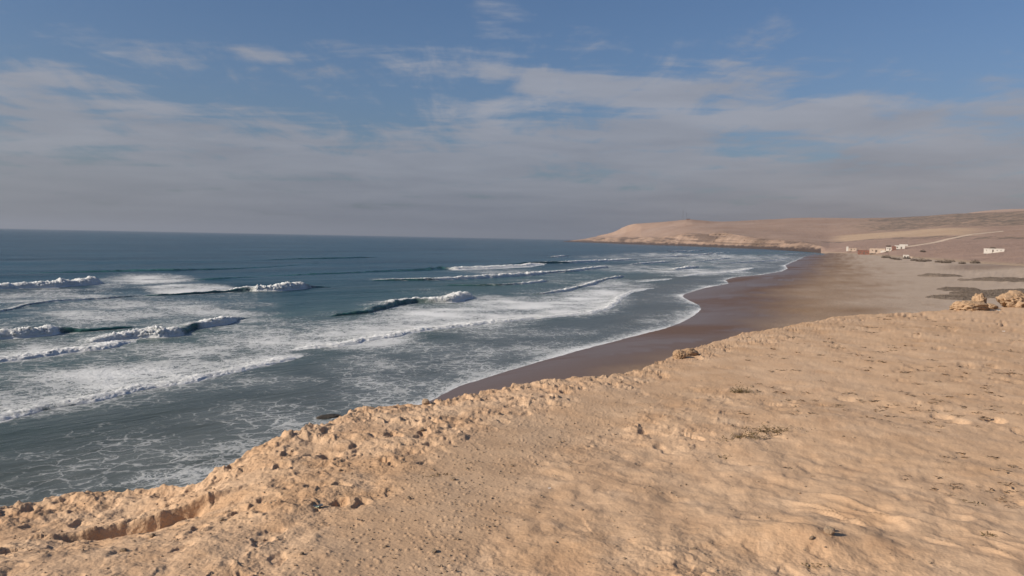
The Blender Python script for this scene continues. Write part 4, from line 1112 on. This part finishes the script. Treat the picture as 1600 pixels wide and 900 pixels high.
# ------------------------------------------------------------------ rocks
def rock_mesh(name, size, seed, pits=0.0, sub=5, flat=0.0, rough=0.22):
    bm = bmesh.new()
    bmesh.ops.create_icosphere(bm, subdivisions=sub, radius=1.0)
    co = np.array([v.co[:] for v in bm.verts])
    n = co / np.linalg.norm(co, axis=1)[:, None]
    o = seed * 3.17

    def f3(s, k, oc=4):
        return (fbm(co[:, 0] * s + o, co[:, 1] * s + co[:, 2] * s * .7, oc, .55, seed=seed + k)
                + fbm(co[:, 2] * s - o, co[:, 0] * s * .8 - co[:, 1] * s, oc, .55, seed=seed + k + 50)) * .5
    r = 1 + rough * 1.6 * f3(1.1, 1) + rough * 0.7 * f3(3.0, 2) + rough * .3 * f3(8.0, 3)
    # facets
    for k in range(7):
        rr = random.Random(seed * 31 + k)
        d = np.array([rr.gauss(0, 1), rr.gauss(0, 1), rr.gauss(0, 1)])
        d /= np.linalg.norm(d)
        h = rr.uniform(.62, .9)
        p = n @ d * r
        r = np.where(p > h, r * (h + (p - h) * .25) / np.maximum(p, 1e-6), r)
    if pits:
        for s, a, th in ((3.2, .22, .42), (5.5, .14, .40), (10., .04, .42)):
            w1, i1 = worley(n[:, 0] * s + n[:, 2] * s * .6 + o, n[:, 1] * s + n[:, 2] * s * .8, seed + int(s * 10))
            r -= pits * a * np.clip(1 - (w1 / th) ** 2, 0, 1) * (i1 > .35)
    co = n * r[:, None] * np.array(size)
    for v, c in zip(bm.verts, co):
        v.co = c
    me = bpy.data.meshes.new(name)
    bm.to_mesh(me)
    bm.free()
    me.polygons.foreach_set('use_smooth', np.full(len(me.polygons), sub > 3))
    return me


def rock(name, x, y, size, seed, label, mat_, cat="rock", group=None, rz=0.0, z=None, pits=0.0, sub=5, sink=0.35, rough=.22, tilt=0.0):
    o = add(name, rock_mesh(name, size, seed, pits, sub, rough=rough), mat_)
    zz = gz(x, y) if z is None else z
    o.location = (x, y, zz + size[2] * (1 - 2 * sink) * 0.9)
    o.rotation_euler = (tilt, tilt * .5, rz)
    return tag(o, label, cat, group)


rock("rock_outcrop", 14.45, 25.35, (.62, .34, .24), 11, "sloping tan rock outcrop with a raised right end on the cliff edge", M_ROCK, rz=.1, pits=.75, sink=.3, rough=.30)
rock("rock_outcrop", 14.98, 25.70, (.24, .24, .34), 12, "upright knob of crusty rock with a dark hollow beside the sloping outcrop", M_ROCK, pits=.8, sink=.2, rough=.30)
rock("rock_outcrop", 17.15, 27.3, (.78, .5, .38), 13, "large pitted pale rock dome at the right edge of the cliff top", M_ROCK, rz=.4, pits=.9, sink=.25, rough=.30)
rock("rock_outcrop", 18.25, 27.9, (.8, .45, .30), 14, "low pitted rock running out of frame beside the large rock dome", M_ROCK, rz=.2, pits=.9, sink=.25, rough=.30)
rock("rock_outcrop", 15.75, 26.4, (.26, .22, .14), 15, "small broken stone lying in the gap between the two outcrops", M_ROCK, pits=.5, sink=.3)
rock("rim_rock", 2.90, 13.75, (.13, .12, .11), 16, "pitted brown rock sticking out of the cliff rim above the wet sand", M_ROCK, rz=.5, pits=1.0, sink=.25)
rock("rim_rock", 3.14, 14.05, (.20, .13, .09), 17, "low crusty rock right of the pitted rim rock", M_ROCK, rz=.2, pits=.9, sink=.25)
rock("pebble", 2.15, 5.26, (.036, .030, .034), 21, "egg sized pale stone lying in the shadow of the low sandy mound", M_STONE, "stone", sub=3, sink=.15)
rock("pebble", 2.20, 5.34, (.022, .020, .016), 22, "small stone touching the far side of the egg sized pale stone", M_STONE, "stone", sub=3, sink=.2)
rock("stone", -1.02, 9.62, (.05, .04, .04), 23, "small pale stone on the cliff rim above where the swash meets the cliff", M_STONE, "stone", sub=3, sink=.2)
rock("wet_rock", -11.9, 52.4, (.9, .5, .12), 31, "dark wet rock awash at the foot of the cliff", M_WETROCK, rz=.7, z=0.0, pits=.5, sink=.42)

# loose stones: a few dozen that can be picked out, the rest as gravel
rng = random.Random(21)
proto = [rock_mesh("stone", (1, .8, .65), 300 + k, 0.0, 2, rough=.35) for k in range(6)]
for me in proto:
    me.materials.append(M_STONE)
    me.polygons.foreach_set('use_smooth', np.full(len(me.polygons), False))
spots = []
while len(spots) < 46:
    az = math.radians(rng.uniform(-30, 31))
    r = 4.9 / rng.uniform(0.42, 1.0)
    x, y = math.sin(az) * r, math.cos(az) * r
    re = float(np.interp(math.degrees(az), EA, ER))
    if r > re - .5 or (az > .2 and rng.random() < .55):
        continue
    spots.append((x, y, rng.uniform(.010, .024) * (0.7 + r / 14)))
for k, (x, y, s) in enumerate(spots):
    o = bpy.data.objects.new("stone", proto[k % 6])
    col.objects.link(o)
    o.location = (x, y, gz(x, y) + s * .25)
    o.scale = (s, s, s)
    o.rotation_euler = (rng.uniform(0, .5), rng.uniform(0, .5), rng.uniform(0, 6.3))
    tag(o, "small loose tan stone lying on the sandy cliff top", "stone", "loose stones on the cliff top")


def build_gravel(n=3600):
    r_ = np.random.RandomState(5)
    base = [np.array([v.co[:] for v in proto[k].vertices]) for k in range(6)]
    bm = bmesh.new()
    bmesh.ops.create_icosphere(bm, subdivisions=1, radius=1.0)
    ico = np.array([v.co[:] for v in bm.verts])
    faces = np.array([[v.index for v in f.verts] for f in bm.faces])
    bm.free()
    az = r_.uniform(-33, 33, n * 3)
    d = 4.0 / r_.uniform(0.22, 1.0, n * 3)
    x, y = np.sin(np.radians(az)) * d, np.cos(np.radians(az)) * d
    rough, trail, toedge, sr = ground_masks(x, y)
    keep = (toedge > 0.15) & (r_.uniform(0, 1, n * 3) < np.clip(0.16 + 0.9 * trail + 0.55 * rough - .1 * sr, 0.03, 1))
    x, y, d = x[keep][:n], y[keep][:n], d[keep][:n]
    z = ground_z(x, y)
    s = (0.0028 + 0.0075 * r_.uniform(0, 1, len(x)) ** 3) * (0.6 + d / 8.0)
    V, Fc = [], []
    for k in range(len(x)):
        jit = 1 + r_.uniform(-.35, .35, (len(ico), 1))
        v = ico * jit * s[k] * np.array((1.0, r_.uniform(.6, 1), r_.uniform(.45, .8)))
        a = r_.uniform(0, 6.28)
        c, sn = math.cos(a), math.sin(a)
        v = np.stack([v[:, 0] * c - v[:, 1] * sn, v[:, 0] * sn + v[:, 1] * c, v[:, 2]], 1)
        V.append(v + np.array((x[k], y[k], z[k] + s[k] * .2)))
        Fc.append(faces + k * len(ico))
    me = bpy.data.meshes.new("gravel")
    me.from_pydata(np.concatenate(V).tolist(), [], np.concatenate(Fc).tolist())
    o = add("gravel", me, M_STONE)
    tag(o, "fine gravel and crumbs scattered over the sandy cliff top", "gravel", kind="stuff")


build_gravel()

# ------------------------------------------------------------------ plants
M_DRY = mat_flat("dry_stems", (0.21, 0.145, 0.075), 0.9, .1, var=.5, scale=40)
M_LEAFDRY = mat_flat("dusty_leaves", (0.17, 0.125, 0.06), 0.9, .1, var=.5, scale=40)
M_SCRUB = mat_flat("dune_scrub_leaves", (0.205, 0.160, 0.124), 0.95, .08, var=.45, scale=2)
M_SCRUB2 = mat_flat("dune_scrub_ground", (0.205, 0.160, 0.124), 0.95, .08, var=.4, scale=.5)


def twig_mesh(name, n, rad, height, seed, thick=.004, spread=1.0, flatx=1.0):
    rr = random.Random(seed)
    V, Fc = [], []
    for k in range(n):
        a = rr.uniform(0, 6.283)
        el = rr.uniform(.15, 1.2) * spread
        p = Vector((rr.gauss(0, .22) * rad * flatx, rr.gauss(0, .22) * rad, 0))
        d = Vector((math.cos(a) * math.cos(el) * flatx, math.sin(a) * math.cos(el), math.sin(el)))
        L = rr.uniform(.4, 1.0) * rad
        w = thick
        pts = [p]
        for s in range(4):
            d = (d + Vector((rr.gauss(0, .3), rr.gauss(0, .3), rr.gauss(-.12, .2)))).normalized()
            q = pts[-1] + d * L / 4
            q.z = min(max(q.z, -.005), height)
            pts.append(q)
        side = d.cross(Vector((0, 0, 1)))
        side = side.normalized() if side.length > 1e-4 else Vector((1, 0, 0))
        up = Vector((0, 0, 1))
        for s in range(4):
            w0, w1 = w * (1 - s * .2), w * (1 - (s + 1) * .2)
            b = len(V)
            for c, ww in ((pts[s], w0), (pts[s + 1], w1)):
                V += [tuple(c + side * ww), tuple(c - side * ww * .5 + up * ww), tuple(c - side * ww * .5 - up * ww)]
            for e in range(3):
                Fc.append((b + e, b + (e + 1) % 3, b + 3 + (e + 1) % 3, b + 3 + e))
    me = bpy.data.meshes.new(name)
    me.from_pydata(V, [], Fc)
    return me


def leaves_mesh(name, n, rx, ry, rz_, seed, size=.012):
    rr = random.Random(seed)
    V, Fc = [], []
    for k in range(n):
        a = rr.uniform(0, 6.283)
        r = math.sqrt(rr.random())
        p = Vector((math.cos(a) * r * rx, math.sin(a) * r * ry, abs(rr.gauss(0, .5)) * rz_ * (1 - .6 * r * r)))
        s = size * rr.uniform(.5, 1.3)
        e1 = Vector((rr.gauss(0, 1), rr.gauss(0, 1), rr.gauss(0, .6))).normalized()
        e2 = e1.cross(Vector((rr.gauss(0, 1), rr.gauss(0, 1), rr.gauss(0, 1)))).normalized()
        b = len(V)
        V += [tuple(p - e1 * s), tuple(p + e2 * s * .45), tuple(p + e1 * s), tuple(p - e2 * s * .45)]
        Fc.append((b, b + 1, b + 2, b + 3))
    me = bpy.data.meshes.new(name)
    me.from_pydata(V, [], Fc)
    return me


def tuft(name, x, y, rad, h, seed, label, cat="plant", ns=60, nl=160, flatx=1.0, rz=0.0, leaf=.012, thick=.003, group=None):
    e = empty(name, (x, y, gz(x, y) - .01), rz)
    tag(e, label, cat, group)
    add("stem", twig_mesh("stem", ns, rad, h, seed, thick, flatx=flatx), M_DRY, e)
    add("foliage", leaves_mesh("foliage", nl, rad * flatx, rad * .7, h, seed + 1, leaf), M_LEAFDRY, e)
    return e


tuft("dry_shrub", 3.09, 10.66, .15, .11, 41, "small dry brown shrub alone on the pale crust of the cliff top", ns=60, nl=240)
tuft("creeping_weed", 2.80, 8.42, .26, .05, 42, "dark mat of dry creeping weed on the low hump right of the trail", ns=50, nl=260, flatx=1.7, rz=.1, leaf=.014)
tuft("creeping_weed", 2.42, 8.12, .17, .05, 43, "narrow strip of dry weed left of the dark weed mat", ns=40, nl=130, flatx=2.2, rz=.45)
tuft("creeping_weed", 2.04, 7.46, .07, .03, 44, "tiny dark twig lying below the strip of dry weed", ns=16, nl=26, flatx=1.8, rz=.5)
tuft("flat_weed", 1.96, 4.95, .075, .018, 45, "flat olive brown weed patch in front of the low sandy mound", ns=24, nl=150, flatx=2.0, leaf=.009)
tuft("flat_weed", 3.36, 5.50, .065, .022, 46, "round olive brown weed patch at the right edge of the cliff top", ns=24, nl=120, leaf=.009)
tuft("flat_weed", 3.62, 6.28, .09, .015, 47, "thin flat weed smear above the round weed patch at the right", ns=20, nl=70, flatx=2.0, rz=-.4, leaf=.009)
tuft("dead_twigs", -0.62, 6.52, .10, .03, 48, "short line of dead twigs on the gravelly trail", ns=22, nl=26, flatx=2.2, rz=.55)


def build_brown_flakes(n=210):
    """flat brown flakes lying as dark dashes on the trodden right-hand side"""
    r_ = np.random.RandomState(15)
    V, Fc = [], []
    done = 0
    while done < n:
        a = math.radians(16 + 17 * r_.uniform(0, 1) ** .8)
        d = 5.0 / r_.uniform(0.19, 0.68)
        x, y = math.sin(a) * d, math.cos(a) * d
        if d > float(np.interp(math.degrees(a), EA, ER)) - .8 or fbm(np.array([x / 2.2]), np.array([y / 2.2]), 3, seed=263)[0] < r_.uniform(-.35, .12):
            continue
        done += 1
        z = gz(x, y)
        L = r_.uniform(.012, .036) * (0.6 + d / 14.0)
        for q in range(9):
            p = np.array((x + r_.normal(0, L), y + r_.normal(0, L * .8), z + r_.uniform(.001, .010)))
            e1 = np.array((r_.normal(0, 1), r_.normal(0, .5), r_.normal(0, .15)))
            e1 *= L * .7 / (np.linalg.norm(e1) + 1e-6)
            e2 = np.array((-e1[1], e1[0], r_.normal(0, .3) * L)) * .35
            b = len(V)
            V += [tuple(p - e1), tuple(p + e2), tuple(p + e1), tuple(p - e2)]
            Fc.append((b, b + 1, b + 2, b + 3))
    me = bpy.data.meshes.new("brown_flakes")
    me.from_pydata(V, [], Fc)
    tag(add("brown_flakes", me, mat_flat("flake_brown", (0.31, 0.215, 0.14), .95, .1, 0, .4, 30)),
        "small flat brown flakes scattered over the smooth right side", "plant litter", kind="stuff")


build_brown_flakes()

# ------------------------------------------------------------------ litter
M_FOIL = mat_flat("dull_foil", (0.20, 0.21, 0.22), 0.45, .5, .6, .5, 60)
M_PALEFOIL = mat_flat("pale_green_foil", (0.55, 0.66, 0.48), 0.4, .5, .2, .3, 60)
M_PAPER = mat_flat("white_scrap", (0.78, 0.77, 0.73), 0.8, .2, 0, .1, 60)


def crushed(name, size, seed, bend=.5):
    """crumpled thin packet: a sheet with real thickness, folds and a lifted edge"""
    n = 12
    u, v = np.meshgrid(np.linspace(-1, 1, n), np.linspace(-1, 1, n))
    z = 0.30 * fbm(u * 1.6 + seed, v * 1.6, 3, seed=seed) + bend * np.abs(u) ** 2 * .4
    th = 0.10
    co = np.stack([u * size[0] * (1 - .12 * v * v), v * size[1] * (1 - .15 * u * u), (z + th) * size[2]], -1).reshape(-1, 3)
    cb = co - np.array((0, 0, 2 * th * size[2]))
    idx = np.arange(n * n).reshape(n, n)
    Fc = []
    for i in range(n - 1):
        for j in range(n - 1):
            a, b, c, d = idx[i, j], idx[i, j + 1], idx[i + 1, j + 1], idx[i + 1, j]
            Fc.append((a, b, c, d))
            Fc.append((d + n * n, c + n * n, b + n * n, a + n * n))
    rim = list(idx[0, :]) + list(idx[1:, -1]) + list(idx[-1, -2::-1]) + list(idx[-2:0:-1, 0])
    for k in range(len(rim)):
        a, b = rim[k], rim[(k + 1) % len(rim)]
        Fc.append((b, a, a + n * n, b + n * n))
    me = bpy.data.meshes.new(name)
    me.from_pydata([tuple(c) for c in np.concatenate([co, cb])], [], [tuple(int(i) for i in f) for f in Fc])
    return me


e = empty("crushed_packet", (-1.39, 5.78, gz(-1.39, 5.78) + .012), .5)
tag(e, "crushed grey packet with a pale green end lying on the crust", "litter")
b_ = add("packet_body", crushed("packet_body", (.036, .024, .022), 3), M_FOIL, e)
c_ = add("packet_end", crushed("packet_end", (.013, .010, .014), 4), M_PALEFOIL, e)
c_.location = (-.014, -.026, .002)
o = add("paper_scrap", crushed("paper_scrap", (.030, .022, .022), 5), M_PAPER)
o.location = (11.88, 19.31, gz(11.88, 19.31) + .02)
tag(o, "tiny white scrap lying far off on the smooth right side", "litter")
o = add("paper_scrap", crushed("paper_scrap", (.012, .006, .006), 6), M_PAPER)
o.location = (0.33, 6.31, gz(0.33, 6.31) + .008)
tag(o, "tiny white scrap on the gravel in the middle foreground", "litter")
o = add("paper_scrap", crushed("paper_scrap", (.05, .03, .03), 7), M_PAPER)
o.location = (15.55, 25.6, gz(15.55, 25.6) + .03)
tag(o, "white scrap at the foot of the gap between the rock outcrops", "litter")

# ------------------------------------------------------------------ dune scrub on the beach


def scrub_patch(x, y, rx, ry, h, rz, seed, label):
    zb = float(beach_z(np.array([x]), np.array([y]))[0][0])
    e = empty("dune_scrub", (x, y, zb - .1), rz)
    tag(e, label, "scrub", "dark scrub patches on the back of the beach")
    n = 46
    u, v = np.meshgrid(np.linspace(-1, 1, n), np.linspace(-1, 1, n))
    X, Y = u * rx * 1.1, v * ry * 1.1
    ed = 1 - np.sqrt(u * u + v * v) + 0.35 * fbm(u * 2.2 + seed, v * 2.2, 4, seed=seed)
    Z = h * sstep(ed, 0.0, 0.5) * (0.6 + 0.5 * fbm(X / 3.0, Y / 3.0, 4, seed=seed + 3)) - .45 * sstep(ed, .12, -.05) + .1
    add("mound", grid_mesh("mound", X, Y, Z), M_SCRUB2, e)
    rr = np.random.RandomState(seed)
    m = int(160 * rx * ry)
    m = min(max(m, 3000), 13000)
    a, b = rr.uniform(-1, 1, m), rr.uniform(-1, 1, m)
    ee = 1 - np.sqrt(a * a + b * b) + 0.35 * fbm(a * 2.2 + seed, b * 2.2, 4, seed=seed)
    k = ee > 0.10
    a, b, ee = a[k], b[k], ee[k]
    z = h * sstep(ee, 0, .5) * (0.6 + 0.5 * fbm(a * rx * 1.1 / 3.0, b * ry * 1.1 / 3.0, 4, seed=seed + 3)) + rr.uniform(0, .12, len(a)) + .03
    V, Fc = [], []
    for i in range(len(a)):
        p = np.array((a[i] * rx * 1.1, b[i] * ry * 1.1, z[i]))
        e1 = rr.normal(size=3)
        e1 /= np.linalg.norm(e1)
        e2 = np.cross(e1, rr.normal(size=3))
        e2 /= np.linalg.norm(e2)
        s = rr.uniform(.06, .14)
        q = len(V)
        V += [tuple(p - e1 * s), tuple(p + e2 * s * .6), tuple(p + e1 * s), tuple(p - e2 * s * .6)]
        Fc.append((q, q + 1, q + 2, q + 3))
    me = bpy.data.meshes.new("foliage")
    me.from_pydata(V, [], Fc)
    add("foliage", me, M_SCRUB, e)


for k, (x, y, rx, ry, h, rz, lab) in enumerate([
        (148.5, 277.8, 7.0, 5, 1.2, -.49, "farthest and smallest dark scrub patch on the open beach"),
        (147.0, 238.0, 12.0, 8, 1.1, -.54, "dark scrub patch at the right frame edge in the far row"),
        (108.5, 194.0, 4.8, 9, .6, -.5, "oval dark scrub patch above the rocks with its tip pointing left"),
        (103.0, 173.0, 7.0, 11, .6, -.5, "broad dark scrub patch right behind the pitted rocks"),
        (91.5, 164.5, 5.4, 7, .5, -.5, "nearest dark scrub patch just left of the sloping outcrop"),
        (117.0, 182.0, 8.0, 9, .6, -.55, "dark scrub patch cut by the right edge of the picture")]):
    scrub_patch(x, y, rx, ry, h, rz, 400 + k * 9, lab)

# single bushes along the back of the beach
rng = random.Random(77)
bush_leaf = [leaves_mesh("foliage", 420, 1.0, .9, 1.1, 500 + k, .16) for k in range(3)]
bush_stem = [twig_mesh("stem", 26, .9, .8, 520 + k, .03) for k in range(3)]
for k in range(3):
    bush_leaf[k].materials.append(M_SCRUB)
    bush_stem[k].materials.append(M_DRY)
BUSHES = [(24.9, 700), (25.3, 640), (25.6, 610), (26.1, 668), (26.5, 590), (26.9, 560), (27.3, 575), (27.9, 540), (28.3, 525), (28.6, 560), (29.2, 505),
          (29.9, 520), (24.2, 900), (25.0, 980), (27.0, 760), (30.8, 700)]
for k, (a, d) in enumerate(BUSHES):
    x, y = math.sin(math.radians(a)) * d, math.cos(math.radians(a)) * d
    s_ = rng.uniform(1.6, 3.2)
    e = empty("dune_bush", (x, y, hill_z(x, y, 5.0) - .3), rng.uniform(0, 6))
    e.scale = (s_ * 1.4, s_ * 1.1, s_ * .8)
    tag(e, "low dark bush, one of the scattered row between beach and hamlet", "bush", "bushes between the beach and the hamlet")
    for nm, me in (("foliage", bush_leaf[k % 3]), ("stem", bush_stem[k % 3])):
        o = bpy.data.objects.new(nm, me)
        col.objects.link(o)
        o.parent = e

# ------------------------------------------------------------------ lagoon, track, houses, masts
M_LAGOON = None


def mat_lagoon():
    m, g = mat("lagoon_water")
    pos = g.n('ShaderNodeNewGeometry').outputs['Position']
    n = g.noise(pos, 0.2, 4.0)
    finish(g, principled(g, Base_Color=g.mix(n, (0.17, 0.145, 0.125), (0.21, 0.18, 0.15)), Roughness=0.35, IOR=1.33,
                         Specular_IOR_Level=.4, Normal=g.bump(n, .15, .2)))
    return m


def flat_sheet(name, pts, z, m):
    bm = bmesh.new()
    vs = [bm.verts.new((p[0], p[1], z if len(p) < 3 else p[2])) for p in pts]
    bm.faces.new(vs)
    me = bpy.data.meshes.new(name)
    bm.to_mesh(me)
    bm.free()
    return add(name, me, m)


def build_track():
    g_ = mat_flat("pale_track_dust", (0.60, 0.46, 0.34), .95, .1, 0, .2, .2)
    pts = np.array(TRACK)
    cum = np.concatenate([[0], np.cumsum(np.hypot(np.diff(pts[:, 0]), np.diff(pts[:, 1])))])
    t = np.linspace(0, cum[-1], 160)
    x, y = np.interp(t, cum, pts[:, 0]), np.interp(t, cum, pts[:, 1])
    tx, ty = np.gradient(x), np.gradient(y)
    L = np.hypot(tx, ty)
    nx, ny = ty / L, -tx / L
    w = 3.6
    X = np.stack([x - nx * w, x, x + nx * w])
    Y = np.stack([y - ny * w, y, y + ny * w])
    Z = np.array([[hill_z(a, b, 1.0) for a, b in zip(r1, r2)] for r1, r2 in zip(X, Y)]).mean(0)
    Z = np.convolve(np.pad(Z, 6, mode='edge'), np.ones(13) / 13, 'valid')
    Z = np.stack([Z + .1, Z + .75, Z + .1])
    me = grid_mesh("dirt_track", X, Y, Z, flip=True)
    tag(add("dirt_track", me, g_), kind="structure")


build_track()

M_WHITE = mat_flat("limewash", (0.58, 0.53, 0.47), .9, .15, 0, .15, .6)
M_BEIGE = mat_flat("mud_plaster", (0.52, 0.40, 0.31), .95, .1, 0, .25, .6)
M_RED = mat_flat("red_earth_wall", (0.24, 0.115, 0.085), .95, .1, 0, .3, .6)
M_OPEN = mat_flat("weathered_joinery", (0.16, 0.12, 0.095), .6, .3, 0, .3, 2)
M_STEEL = mat_flat("mast_steel", (0.20, 0.19, 0.19), .6, .4, .3, .2, 1)


def box(bm, x0, x1, y0, y1, z0, z1):
    v = [bm.verts.new(p) for p in ((x0, y0, z0), (x1, y0, z0), (x1, y1, z0), (x0, y1, z0), (x0, y0, z1), (x1, y0, z1), (x1, y1, z1), (x0, y1, z1))]
    for f in ((0, 3, 2, 1), (4, 5, 6, 7), (0, 1, 5, 4), (1, 2, 6, 5), (2, 3, 7, 6), (3, 0, 4, 7)):
        bm.faces.new([v[i] for i in f])


def boxes(name, bl, m, parent, bevel=0.0):
    bm = bmesh.new()
    for b in bl:
        box(bm, *b)
    if bevel:
        bmesh.ops.bevel(bm, geom=bm.edges[:], offset=bevel, segments=1, affect='EDGES')
    me = bpy.data.meshes.new(name)
    bm.to_mesh(me)
    bm.free()
    return add(name, me, m, parent)


def house(name, x, y, w, d, h, label, wall, openings, parapet=.4, rz=None, extra=None, cat="house", sink=1.2):
    """flat-roofed block with recessed openings; its front (local -Y) looks back to the camera"""
    z = hill_z(x, y) - .5
    rz = -math.atan2(x, y) if rz is None else rz
    e = empty(name, (x, y, z), rz)
    tag(e, label, cat)
    # front wall made of piers round the openings so that doors and windows sit in real holes
    ops = sorted(openings)
    bl = [(-w / 2, w / 2, -d / 2 + .35, d / 2, -sink, h)]
    xs = -w / 2
    for (c, ow, z0, z1, kind) in ops:
        bl.append((xs, c - ow / 2, -d / 2, -d / 2 + .347, -sink, h))
        bl.append((c - ow / 2 + .002, c + ow / 2 - .002, -d / 2, -d / 2 + .347, z1, h))
        if z0 > .05:
            bl.append((c - ow / 2 + .002, c + ow / 2 - .002, -d / 2, -d / 2 + .347, -sink, z0))
        xs = c + ow / 2
    bl.append((xs, w / 2, -d / 2, -d / 2 + .347, -sink, h))
    boxes("wall", bl, wall, e)
    boxes("roof", [(-w / 2 - .1, w / 2 + .1, -d / 2 - .1, d / 2 + .1, h + .003, h + .25),
                   (-w / 2 - .1, w / 2 + .1, -d / 2 - .1, -d / 2 + .15, h + .253, h + parapet),
                   (-w / 2 - .1, -w / 2 + .15, -d / 2 + .153, d / 2 + .1, h + .253, h + parapet),
                   (w / 2 - .15, w / 2 + .1, -d / 2 + .153, d / 2 + .1, h + .253, h + parapet)], wall, e)
    for (c, ow, z0, z1, kind) in ops:
        boxes(kind, [(c - ow / 2 + .02, c + ow / 2 - .02, -d / 2 + .2, -d / 2 + .3, z0, z1 - .02)], M_OPEN, e)
    for (nm, b, m_) in (extra or []):
        boxes(nm, [b], m_, e)
    return e


house("long_white_house", 328.3, 549.4, 12.0, 6, 1.9, "long low white house standing alone near the right edge", M_WHITE,
      [(-4.4, .6, .9, 1.4, "window"), (-.6, .9, 0, 1.6, "door"), (1.9, .6, .9, 1.4, "window"), (4.1, .6, .9, 1.4, "window")],
      extra=[("yard_wall", (6.3, 11.5, -2.2, -1.8, -1, .6), M_WHITE)])
house("white_house", 381.1, 793.2, 9.0, 7, 3.2, "white flat roofed house highest of the hamlet by the track", M_WHITE,
      [(-2.2, 1.2, 1.0, 2.2, "window"), (1.4, 1.2, 0, 2.2, "door")], extra=[("roof_terrace", (-.5, 7.0, -2.2, 2.6, 3.25, 4.6), M_WHITE)])
house("brown_shed", 372.6, 787.0, 3.6, 4, 3.0, "small dark brown shed against the white flat roofed house", M_RED, [(0.2, 1.1, 0, 2.0, "door")])
house("small_white_house", 368.6, 789.5, 4.6, 4, 2.4, "small white house left of the dark brown shed", M_WHITE, [(-.8, .9, .9, 1.8, "window"), (1.0, 1.0, 0, 2.0, "door")])
house("walled_compound", 362.4, 800.7, 14.0, 8, 3.4, "beige mud walled compound in the middle of the hamlet", M_BEIGE,
      [(-4.2, 1.0, 1.2, 2.2, "window"), (-.8, 1.8, 0, 2.4, "door"), (3.6, 1.0, 1.2, 2.2, "window")], extra=[("annex", (3.0, 9.5, -6.5, -4.1, -1, 1.8), M_WHITE)])
house("red_earth_house", 354.0, 812.0, 11.0, 7, 3.6, "dark red earth house at the left of the beige compound", M_RED,
      [(-3.2, 1.2, 1.0, 2.2, "window"), (0.4, 1.3, 0, 2.3, "door"), (3.2, 1.2, 1.0, 2.2, "window")])
house("ruined_house", 388.7, 921.4, 8.5, 6, 2.2, "low crumbling house with one white corner, leftmost of the hamlet", M_BEIGE,
      [(-1.2, 1.2, 0, 2.0, "door"), (2.0, 1.0, .8, 1.7, "window")], extra=[("white_corner", (-6.6, -4.4, -3.2, 0, -1, 4.2), M_WHITE)])
house("white_hut", 307.4, 628.9, 4.2, 3.2, 2.6, "little white hut below the track in front of the hamlet", M_WHITE,
      [(-.9, .9, 0, 2.0, "door"), (1.0, .8, 1.0, 1.8, "window")], extra=[("lean_to", (2.2, 4.4, -1.2, 1.4, -1, 1.7), M_BEIGE)], cat="hut")


def mast(x, y, z, h, w, label, seed):
    e = empty("lattice_mast", (x, y, z))
    tag(e, label, "mast", "masts on the headland top")
    bm = bmesh.new()
    t = .06
    for sx, sy in ((-1, -1), (1, -1), (1, 1), (-1, 1)):
        for k in range(10):
            a0, a1 = 1 - k * .075, 1 - (k + 1) * .075
            z0, z1 = h * k / 10, h * (k + 1) / 10
            c0, c1 = Vector((sx * w * a0, sy * w * a0, z0)), Vector((sx * w * a1, sy * w * a1, z1))
            bot = [bm.verts.new(c0 + Vector(q)) for q in ((-t, -t, 0), (t, -t, 0), (t, t, 0), (-t, t, 0))]
            tp = [bm.verts.new(c1 + Vector(q)) for q in ((-t, -t, 0), (t, -t, 0), (t, t, 0), (-t, t, 0))]
            for i in range(4):
                bm.faces.new((bot[i], bot[(i + 1) % 4], tp[(i + 1) % 4], tp[i]))
    me = bpy.data.meshes.new("leg_frame")
    bm.to_mesh(me)
    bm.free()
    tag(add("leg_frame", me, M_STEEL, e), kind="stuff")
    bl = []
    for k in range(1, 10):
        a = (1 - k * .075) * w
        zz = h * k / 10
        bl += [(-a, a, -a - .05, -a + .05, zz - .05, zz + .05), (-a, a, a - .05, a + .05, zz - .05, zz + .05),
               (-a - .05, -a + .05, -a + .09, a - .09, zz - .05, zz + .05), (a - .05, a + .05, -a + .09, a - .09, zz - .05, zz + .05)]
    tag(boxes("cross_brace", bl, M_STEEL, e), kind="stuff")
    boxes("antenna", [(-.1, .1, -.1, .1, h, h + 4.0)], M_STEEL, e)
    boxes("dish", [(-w * .9, w * .9, -w - .5, -w - .2, h * .78, h * .86)], M_STEEL, e)


mast(563.4, 2681.4, 82.5, 33.0, .8, "taller lattice mast on the headland summit", 1)
mast(576.6, 2688.9, 84.5, 25.0, .8, "shorter lattice mast right of the taller one on the headland", 2)
e = empty("mast_station", (583.5, 2692.0, 84.5))
tag(e, "low dark equipment building beside the masts on the headland", "building")
boxes("wall", [(-6, 6, -3, 3, -3, 3.0)], M_RED, e)
boxes("roof", [(-6.3, 6.3, -3.3, 3.3, 3.003, 3.4)], M_OPEN, e)

# ------------------------------------------------------------------ haze: dusty sea air round everything


def build_haze():
    m = bpy.data.materials.new("dusty_air")
    m.use_nodes = True
    g = NT(m.node_tree)
    v = g.n('ShaderNodeVolumePrincipled')
    v.inputs['Color'].default_value = (0.48, 0.50, 0.56, 1)
    v.inputs['Density'].default_value = HAZE_DENSITY
    v.inputs['Anisotropy'].default_value = 0.2
    o = g.n('ShaderNodeOutputMaterial')
    g.t.links.new(v.outputs[0], o.inputs['Volume'])
    bm = bmesh.new()
    box(bm, -42000, 42000, -2000, 42000, -12.0, 262.0)
    me = bpy.data.meshes.new("haze")
    bm.to_mesh(me)
    bm.free()
    tag(add("haze", me, m), "thin dusty haze over sea and headland", "haze", kind="stuff")


build_haze()
